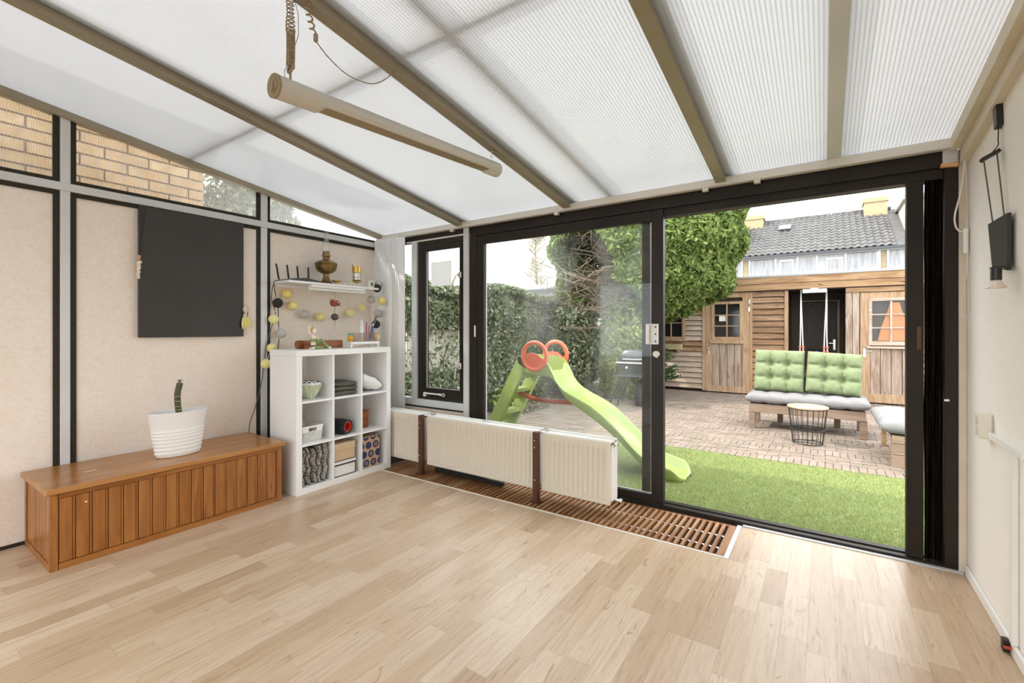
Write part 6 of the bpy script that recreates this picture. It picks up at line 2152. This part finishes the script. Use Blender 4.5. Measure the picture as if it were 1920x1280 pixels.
def bushy(name, label, cat, mat, c, r, n, size, hole=None, spread=0.8, elong=1.7, shell=0.55, stem=True, clip=None, power=2.0, group=None, lump=0.1, lobes=9):
    t = thing(name, label, cat, (c[0], c[1], ZG), group)
    u = rng.normal(0, 1, (n, 3))
    u /= np.linalg.norm(u, axis=1, keepdims=True)
    if power != 2.0:
        nrm_ = (np.abs(u) ** power).sum(1, keepdims=True) ** (1 / power)
        u = u / nrm_
    rad = shell + (1 - shell) * rng.random((n, 1)) ** 0.5
    ph = rng.uniform(0, 6, 3)
    lum = 1 + lump * (np.sin(u[:, :1] * lobes + ph[0]) * np.sin(u[:, 1:2] * lobes + ph[1]) + np.sin(u[:, 2:3] * lobes * 1.3 + ph[2]) * 0.7)
    p = np.array(c) + u * rad * lum * np.array(r)
    k = np.ones(n, bool)
    if hole is not None:
        for (hc, hr) in hole:
            d = ((p - np.array(hc)) / np.array(hr))
            k &= ((d ** 2).sum(1) > 1)
    if clip is not None:
        k &= clip(p)
    p = p[k]
    u = u[k]
    nn = u / np.array(r)
    nn /= np.linalg.norm(nn, axis=1, keepdims=True)
    tag(quads_obj('foliage', leaves(p, nn, size, spread, 0.4, elong), mat, t), kind='stuff')
    return t


# big trimmed cypress, hollow and bare on its left side
cyp = bushy('cypress_tree', 'large dense trimmed cypress overhanging the shed', 'tree', M['conifer'], (-2.95, 8.85, 3.35), (1.78, 1.25, 1.85), 170000, 0.050,
            hole=[((-3.75, 7.75, 2.45), (0.70, 1.25, 0.72)), ((-3.35, 7.7, 1.75), (0.75, 1.2, 0.45)), ((-1.25, 8.2, 1.5), (0.75, 1.6, 0.50))], spread=0.9, elong=2.6, shell=0.76, power=2.9, lump=0.05, lobes=12)
tk_ = B()
tk_.tube(spline([(-3.35, 8.75, ZG), (-3.38, 8.75, 0.8), (-3.30, 8.8, 1.6), (-3.1, 8.85, 2.6), (-2.95, 8.85, 4.2)], 6), [0.11 - 0.0028 * i for i in range(25)], 10)
tk_.obj('trunk', M['bark'], cyp, smooth=True)
for k in range(60):
    b = B()
    s = Vector((-3.3 + random.uniform(-0.1, 0.1), 8.75, random.uniform(1.5, 3.0)))
    e = Vector((-3.8 + random.uniform(-0.95, 0.85), random.uniform(7.6, 8.4), s.z + random.uniform(-0.55, 0.6)))
    m1 = s.lerp(e, 0.5) + Vector((random.uniform(-0.15, 0.15), 0, random.uniform(-0.12, 0.15)))
    pts = spline([s, m1, e], 5)
    b.tube(pts, [0.022 - 0.0017 * i for i in range(len(pts))], 5)
    for j in range(6):
        p = pts[random.randint(3, len(pts) - 1)]
        q_ = p + Vector((random.uniform(-0.3, 0.3), random.uniform(-0.2, 0.1), random.uniform(-0.25, 0.25)))
        q2 = q_ + Vector((random.uniform(-0.15, 0.15), random.uniform(-0.1, 0.1), random.uniform(-0.15, 0.15)))
        b.tube([p, q_, q2], [0.007, 0.005, 0.002], 4)
    b.obj('bare_branch', M['bark'] if k % 3 else M['twig'], cyp)

bs_ = bushy('laurel_bush', 'yellow-green laurel bush between the slide and the barbecue', 'bush', M['bush'], (-3.18, 8.62, 0.86), (0.66, 0.36, 0.98), 14000, 0.055, shell=0.55, lump=0.12)
B().tube([(-3.18, 8.62, ZG), (-3.18, 8.6, 0.5), (-3.15, 8.6, 1.0)], [0.03, 0.025, 0.012], 7).obj('stem', M['bark'], bs_)
bs2 = bushy('dark_shrub', 'dark green shrub beside the ivy behind the slide', 'bush', M['ivy'], (-4.15, 8.3, 0.9), (0.5, 0.5, 1.0), 8000, 0.05, shell=0.5, lump=0.12)
B().tube([(-4.15, 8.3, ZG), (-4.15, 8.3, 0.9)], [0.03, 0.015], 7).obj('stem', M['bark'], bs2)
bs3 = bushy('border_plant', 'low green plant at the foot of the slide ladder', 'bush', M['bush'], (-4.3, 6.3, 0.12), (0.3, 0.35, 0.2), 700, 0.06, shell=0.3, lump=0.1)
B().tube([(-4.3, 6.3, ZG), (-4.3, 6.3, 0.12)], [0.015, 0.008], 6).obj('stem', M['bark'], bs3)

# small fir by the shed window
ff = thing('young_fir', 'young dark fir poking out beside the shed window', 'fir', (-3.0, 9.7, ZG))
B().tube([(-3.0, 9.7, ZG), (-3.0, 9.7, 0.85)], [0.025, 0.01], 7).obj('stem', M['bark'], ff)
C_, NRM = [], []
for k in range(46):
    z = random.uniform(0.15, 0.78)
    a = random.uniform(0, 2 * PI)
    ln = random.uniform(0.35, 0.55) * (1.1 - 0.5 * z)
    for j in range(60):
        f = (j + 1) / 60
        C_.append((-3.0 + math.cos(a) * ln * f + random.gauss(0, 0.014), 9.7 + math.sin(a) * ln * f + random.gauss(0, 0.014), z + 0.18 * f + random.gauss(0, 0.010)))
        NRM.append((math.sin(a), -math.cos(a), 0.4))
tag(quads_obj('needles', leaves(np.array(C_), np.array(NRM), 0.04, 0.6, 0.1, 2.0), M['fir'], ff), kind='stuff')

# leaf litter on the soil bed
N = 1500
p = np.stack([rng.uniform(-4.6, -3.0, N), rng.uniform(6.0, 9.6, N), np.full(N, ZG - 0.024)], 1)
M['litter'] = leaf_material('dry_leaf', (0.16, 0.12, 0.07), (0.34, 0.29, 0.21), (0.48, 0.45, 0.38), 0.8)
tag(quads_obj('leaf_litter', leaves(p, np.array([0, 0, 1.0]), 0.05, 0.3, 0.2, 1.3), M['litter']), 'dry fallen leaves on the soil under the bush', 'leaves', kind='stuff')

# far garage roof over the hedge
gg = thing('neighbour_garage', 'low grey roofed garage beyond the ivy hedge', 'garage', (-9.5, 15.5, ZG))
box('wall', M['housewhite'], gg, -13.5, -7.0, 14.0, 18.0, ZG - 0.03, 2.58)
B().prism([(13.7, 2.58), (18.2, 2.58), (18.2, 3.35), (13.7, 2.80)], 'x', -13.8, -6.2).obj('roof', M['zinc'], gg)
box('gutter', M['bbqgrey'], gg, -13.8, -6.2, 13.6, 13.7, 2.60, 2.68)


def bare_tree(name, label, c, h, spread, nb, twigs, leafy=None, droop=0.0):
    t = thing(name, label, 'tree', (c[0], c[1], ZG))
    B().tube(spline([(c[0], c[1], ZG - 0.03), (c[0] + 0.1, c[1], h * 0.4), (c[0] - 0.05, c[1], h * 0.75), (c[0], c[1], h)], 5), [max(0.015, 0.13 - 0.0078 * i) for i in range(16)], 8).obj('trunk', M['twig'], t, smooth=True)
    b = B()
    tips = []
    for k in range(nb):
        z = random.uniform(h * 0.35, h * 0.98)
        a = random.uniform(0, 2 * PI)
        ln = spread * random.uniform(0.5, 1.0) * (1.15 - 0.7 * (z / h - 0.35))
        e = Vector((c[0] + math.cos(a) * ln, c[1] + math.sin(a) * ln, z + ln * random.uniform(0.4, 0.9)))
        s = Vector((c[0], c[1], z))
        b.tube([s, s.lerp(e, 0.5) + Vector((0, 0, 0.05)), e], [0.03, 0.02, 0.008], 4)
        for j in range(twigs):
            p = s.lerp(e, random.uniform(0.3, 1.0))
            q_ = p + Vector((random.uniform(-0.4, 0.4), random.uniform(-0.4, 0.4), random.uniform(0.0, 0.5) - droop))
            q2 = q_ + Vector((random.uniform(-0.2, 0.2), random.uniform(-0.2, 0.2), random.uniform(-0.1, 0.3) - droop * 1.3))
            b.tube([p, q_, q2], [0.011, 0.008, 0.004], 3)
            tips += [q_, q2, (q_ + q2) / 2]
    tag(b.obj('branches', M['twig'], t), kind='stuff')
    if leafy:
        pts = []
        for q_ in tips:
            for _ in range(leafy):
                pts.append((q_.x + random.gauss(0, 0.12), q_.y + random.gauss(0, 0.12), q_.z + random.gauss(0, 0.2)))
        pts = np.array(pts)
        tag(quads_obj('buds', leaves(pts, np.array([0, -1.0, 0.2]), 0.055, 1.0, 0.2, 1.2), M['twigleaf'], t), kind='stuff')


bare_tree('birch_tree', 'tall hazy birch with hanging twigs far behind the hedge', (-15.1, 25.0), 7.9, 1.25, 70, 9, 3, 0.35)
bare_tree('bare_tree', 'bare winter tree at the left edge of the sliding pane', (-16.2, 20.0), 4.3, 1.6, 50, 8, None, 0.0)

# ---------------------------------------------------------------- terraced house behind the shed
K = 25.0 / 17.0
HY = 25.0


def HX(x):
    return x * K


def HZ(z):
    return 1.28 + (z - 1.28) * K


hs = thing('terraced_house', 'white terraced house with grey pantile roof and yellow chimneys behind the shed', 'house', (0, HY + 4, ZG))
x0h, x1h = -9.0, 6.0
box('facade', M['housewhite'], hs, x0h, x1h, HY, HY + 9, ZG - 0.03, HZ(3.66))
ez = HZ(3.70)
ridge_y = HY + 4.2
# ridge height seen in the photograph at that distance
rz = 1.28 + (201.3 / 1745.0) * 0 + (5.392 - 1.28) * ridge_y / 20.0
slope = (rz - ez) / (ridge_y - HY)
b = B()
b.prism([(HY - 0.25, ez - 0.06), (ridge_y, rz - 0.07), (ridge_y + 4.5, ez - 0.06)], 'x', x0h, x1h)
b.obj('roof', M['tile'], hs)
rf = bpy.data.objects['roof.002'] if 'roof.002' in bpy.data.objects else hs.children[-1]
rf = hs.children[-1]
# pantiles
xw = 0.262
nrow = 13
Lr = math.hypot(ridge_y - HY + 0.25, rz - ez + 0.02)
rl_ = Lr / nrow
th_ = math.atan2(rz - ez, ridge_y - HY + 0.25)
xt0, xt1 = -4.05, 2.75
ncol = int((xt1 - xt0) / xw)


def tile_mesh():
    V, F = [], []
    ns_ = 8
    for j, (t, lift) in enumerate(((0.0, 0.028), (1.08, 0.0))):
        for i in range(ns_ + 1):
            f = i / ns_
            z = 0.035 * math.sin(2 * PI * f) * (1 if f < 0.5 else 0.6) + lift
            V.append((f * xw, t * rl_, z))
    for i in range(ns_):
        F.append((i, i + 1, i + 1 + ns_ + 1, i + ns_ + 1))
    # front lip
    b0 = len(V)
    for i in range(ns_ + 1):
        V.append((V[i][0], 0.0, V[i][2] - 0.03))
    for i in range(ns_):
        F.append((b0 + i, b0 + i + 1, i + 1, i))
    return V, F


tV, tF = tile_mesh()
me = bpy.data.meshes.new('roof_tile')
me.from_pydata(tV, [], tF)
me.materials.append(M['tile'])
ct_, st_ = math.cos(th_), math.sin(th_)
cnt = 0
restV, restF = [], []
for r_ in range(nrow):
    for c_ in range(ncol):
        ox = xt0 + c_ * xw
        oy = HY - 0.27 + r_ * rl_ * ct_
        oz = ez - 0.02 + r_ * rl_ * st_
        if cnt < 300:
            piece('roof_tile', me, rf, (ox, oy, oz), (1, 1, 1), (th_, 0, 0))
            cnt += 1
        else:
            b0 = len(restV)
            for (vx, vy, vz) in tV:
                restV.append((ox + vx, oy + vy * ct_ - vz * st_, oz + vy * st_ + vz * ct_))
            restF += [tuple(b0 + i for i in f) for f in tF]
tag(pyobj('roof_tiles', restV, restF, M['tile'], rf), kind='stuff')
for k in range(int((xt1 - xt0) / 0.4)):
    B().cyl((xt0 + 0.4 * k, ridge_y, rz - 0.02), (xt0 + 0.4 * k + 0.39, ridge_y, rz - 0.02), 0.11, 0.10, n=10).obj('ridge_tile', M['tile'], rf)
box('gutter', M['bbqgrey'], hs, x0h, x1h, HY - 0.42, HY - 0.28, ez - 0.16, ez - 0.06)
box('eaves_board', M['housewhite'], hs, x0h, x1h, HY - 0.28, HY, ez - 0.2, ez - 0.07)


def house_window(x0, x1, z0, z1, fw=0.07, mid=None):
    w_ = frame('window', M['plastic_white'], hs, HX(x0), HX(x1), HZ(z0), HZ(z1), fw, fw, fw, fw, HY - 0.06, HY - 0.001)
    box('pane', M['pane_house'], w_, HX(x0) + fw, HX(x1) - fw, HY - 0.035, HY - 0.03, HZ(z0) + fw, HZ(z1) - fw)
    return w_


for (a, b_, z1) in ((-2.05, -1.25, 3.66), (-1.16, -0.78, 3.50), (-0.70, -0.14, 3.60), (0.06, 0.49, 3.46), (0.52, 1.32, 3.62), (1.51, 2.3, 3.61), (-3.0, -2.22, 3.66)):
    house_window(a, b_, 2.35, z1)
for (a, b_) in ((-2.195, -2.07), (1.37, 1.48)):
    box('brick_pier', M['chimney'], hs, HX(a), HX(b_), HY - 0.05, HY - 0.001, ZG, HZ(3.64))
B().cyl((HX(1.34), HY - 0.1, ZG), (HX(1.34), HY - 0.1, HZ(3.6)), 0.04, n=10).obj('downpipe', M['plastic_white'], hs)
# chimneys
sc = ridge_y / 20.0
for (xa, xb, zb, ztp) in ((-2.50, -1.87, 4.6, 5.58), (1.14, 1.75, 4.8, 5.69)):
    cb_ = B().box(xa * sc, xb * sc, ridge_y - 0.75, ridge_y + 0.25, 1.28 + (zb - 1.28) * sc, 1.28 + (ztp - 0.14 - 1.28) * sc).obj('chimney', M['chimney'], hs)
    B().box(xa * sc - 0.05, xb * sc + 0.05, ridge_y - 0.80, ridge_y + 0.30, 1.28 + (ztp - 0.14 - 1.28) * sc, 1.28 + (ztp - 1.28) * sc).obj('chimney_cap', M['chimney'], cb_)
# roof light
def on_roof(x, t):
    return Vector((x, HY - 0.25 + t * Lr * ct_, ez + t * Lr * st_ + 0.07))


a_, b_2 = on_roof(-1.95, 0.62), on_roof(-1.38, 0.62)
c_2, d_2 = on_roof(-1.38, 0.76), on_roof(-1.95, 0.76)
rlq = B()
nup = Vector((0, -st_, ct_)) * 0.05
vs = [rlq.bm.verts.new(p_ + nup) for p_ in (a_, b_2, c_2, d_2)]
vs2 = [rlq.bm.verts.new(p_ - nup) for p_ in (a_, b_2, c_2, d_2)]
rlq.bm.faces.new(vs)
for k in range(4):
    rlq.bm.faces.new((vs[k], vs[(k + 1) % 4], vs2[(k + 1) % 4], vs2[k]))
skl = rlq.obj('roof_light', M['bbqgrey'], hs)
ctr = (a_ + b_2 + c_2 + d_2) / 4
rlq = B()
rlq.bm.faces.new([rlq.bm.verts.new(ctr + (p_ - ctr) * 0.82 + nup * 1.15) for p_ in (a_, b_2, c_2, d_2)])
rlq.obj('pane', M['pane_house'], skl)
# dormers at both ends
for (xa, xb, lab) in ((-5.4, -3.75, 0), (2.95, 5.0, 1)):
    B().prism([(HY + 0.9, ez + 0.75), (HY + 0.9, ez + 2.05), (HY + 4.0, ez + 2.25), (HY + 4.0, ez + 0.75)], 'x', xa, xb).obj('dormer', M['housewhite'] if not lab else M['creampost'], hs)
    box('dormer_roof', M['zinc'], hs, xa - 0.12, xb + 0.12, HY + 0.75, HY + 4.0, ez + 2.05, ez + 2.22)

# ---------------------------------------------------------------- neighbour's brick wall seen through the clerestory
nb = box('brick_wall', M['mortar'], None, -4.86, -4.72, -1.2, 1.90, ZG - 0.03, 3.80)  # upper part, out of view, raised to block sun through the clerestory
tag(nb, "neighbour's ochre brick wall seen through the ribbed clerestory", 'wall')
me = unit_box('brick', M['yellowbrick'])
z = 2.02
row = 0
while z < 3.15:
    y = -0.4 - (0.145 if row % 2 else 0)
    while y < 1.88:
        y2 = min(y + 0.29, 1.90)
        piece('brick', me, nb, (-4.716, (y + y2) / 2, z + 0.037), (0.03, y2 - y - 0.014, 0.074))
        y += 0.29
    z += 0.088
    row += 1
box('eaves_board', M['sheddark'], nb, -4.86, -4.66, -1.2, 1.95, 3.801, 3.95)

gsh = bushy('grey_shrub', 'hazy grey shrub seen at the end of the ribbed clerestory', 'bush', M['ivy'], (-5.35, 2.62, 2.30), (0.4, 0.66, 0.66), 7000, 0.05, shell=0.4, lump=0.1)
B().tube([(-5.35, 2.62, ZG), (-5.35, 2.62, 2.2)], [0.05, 0.03], 7).obj('stem', M['bark'], gsh)
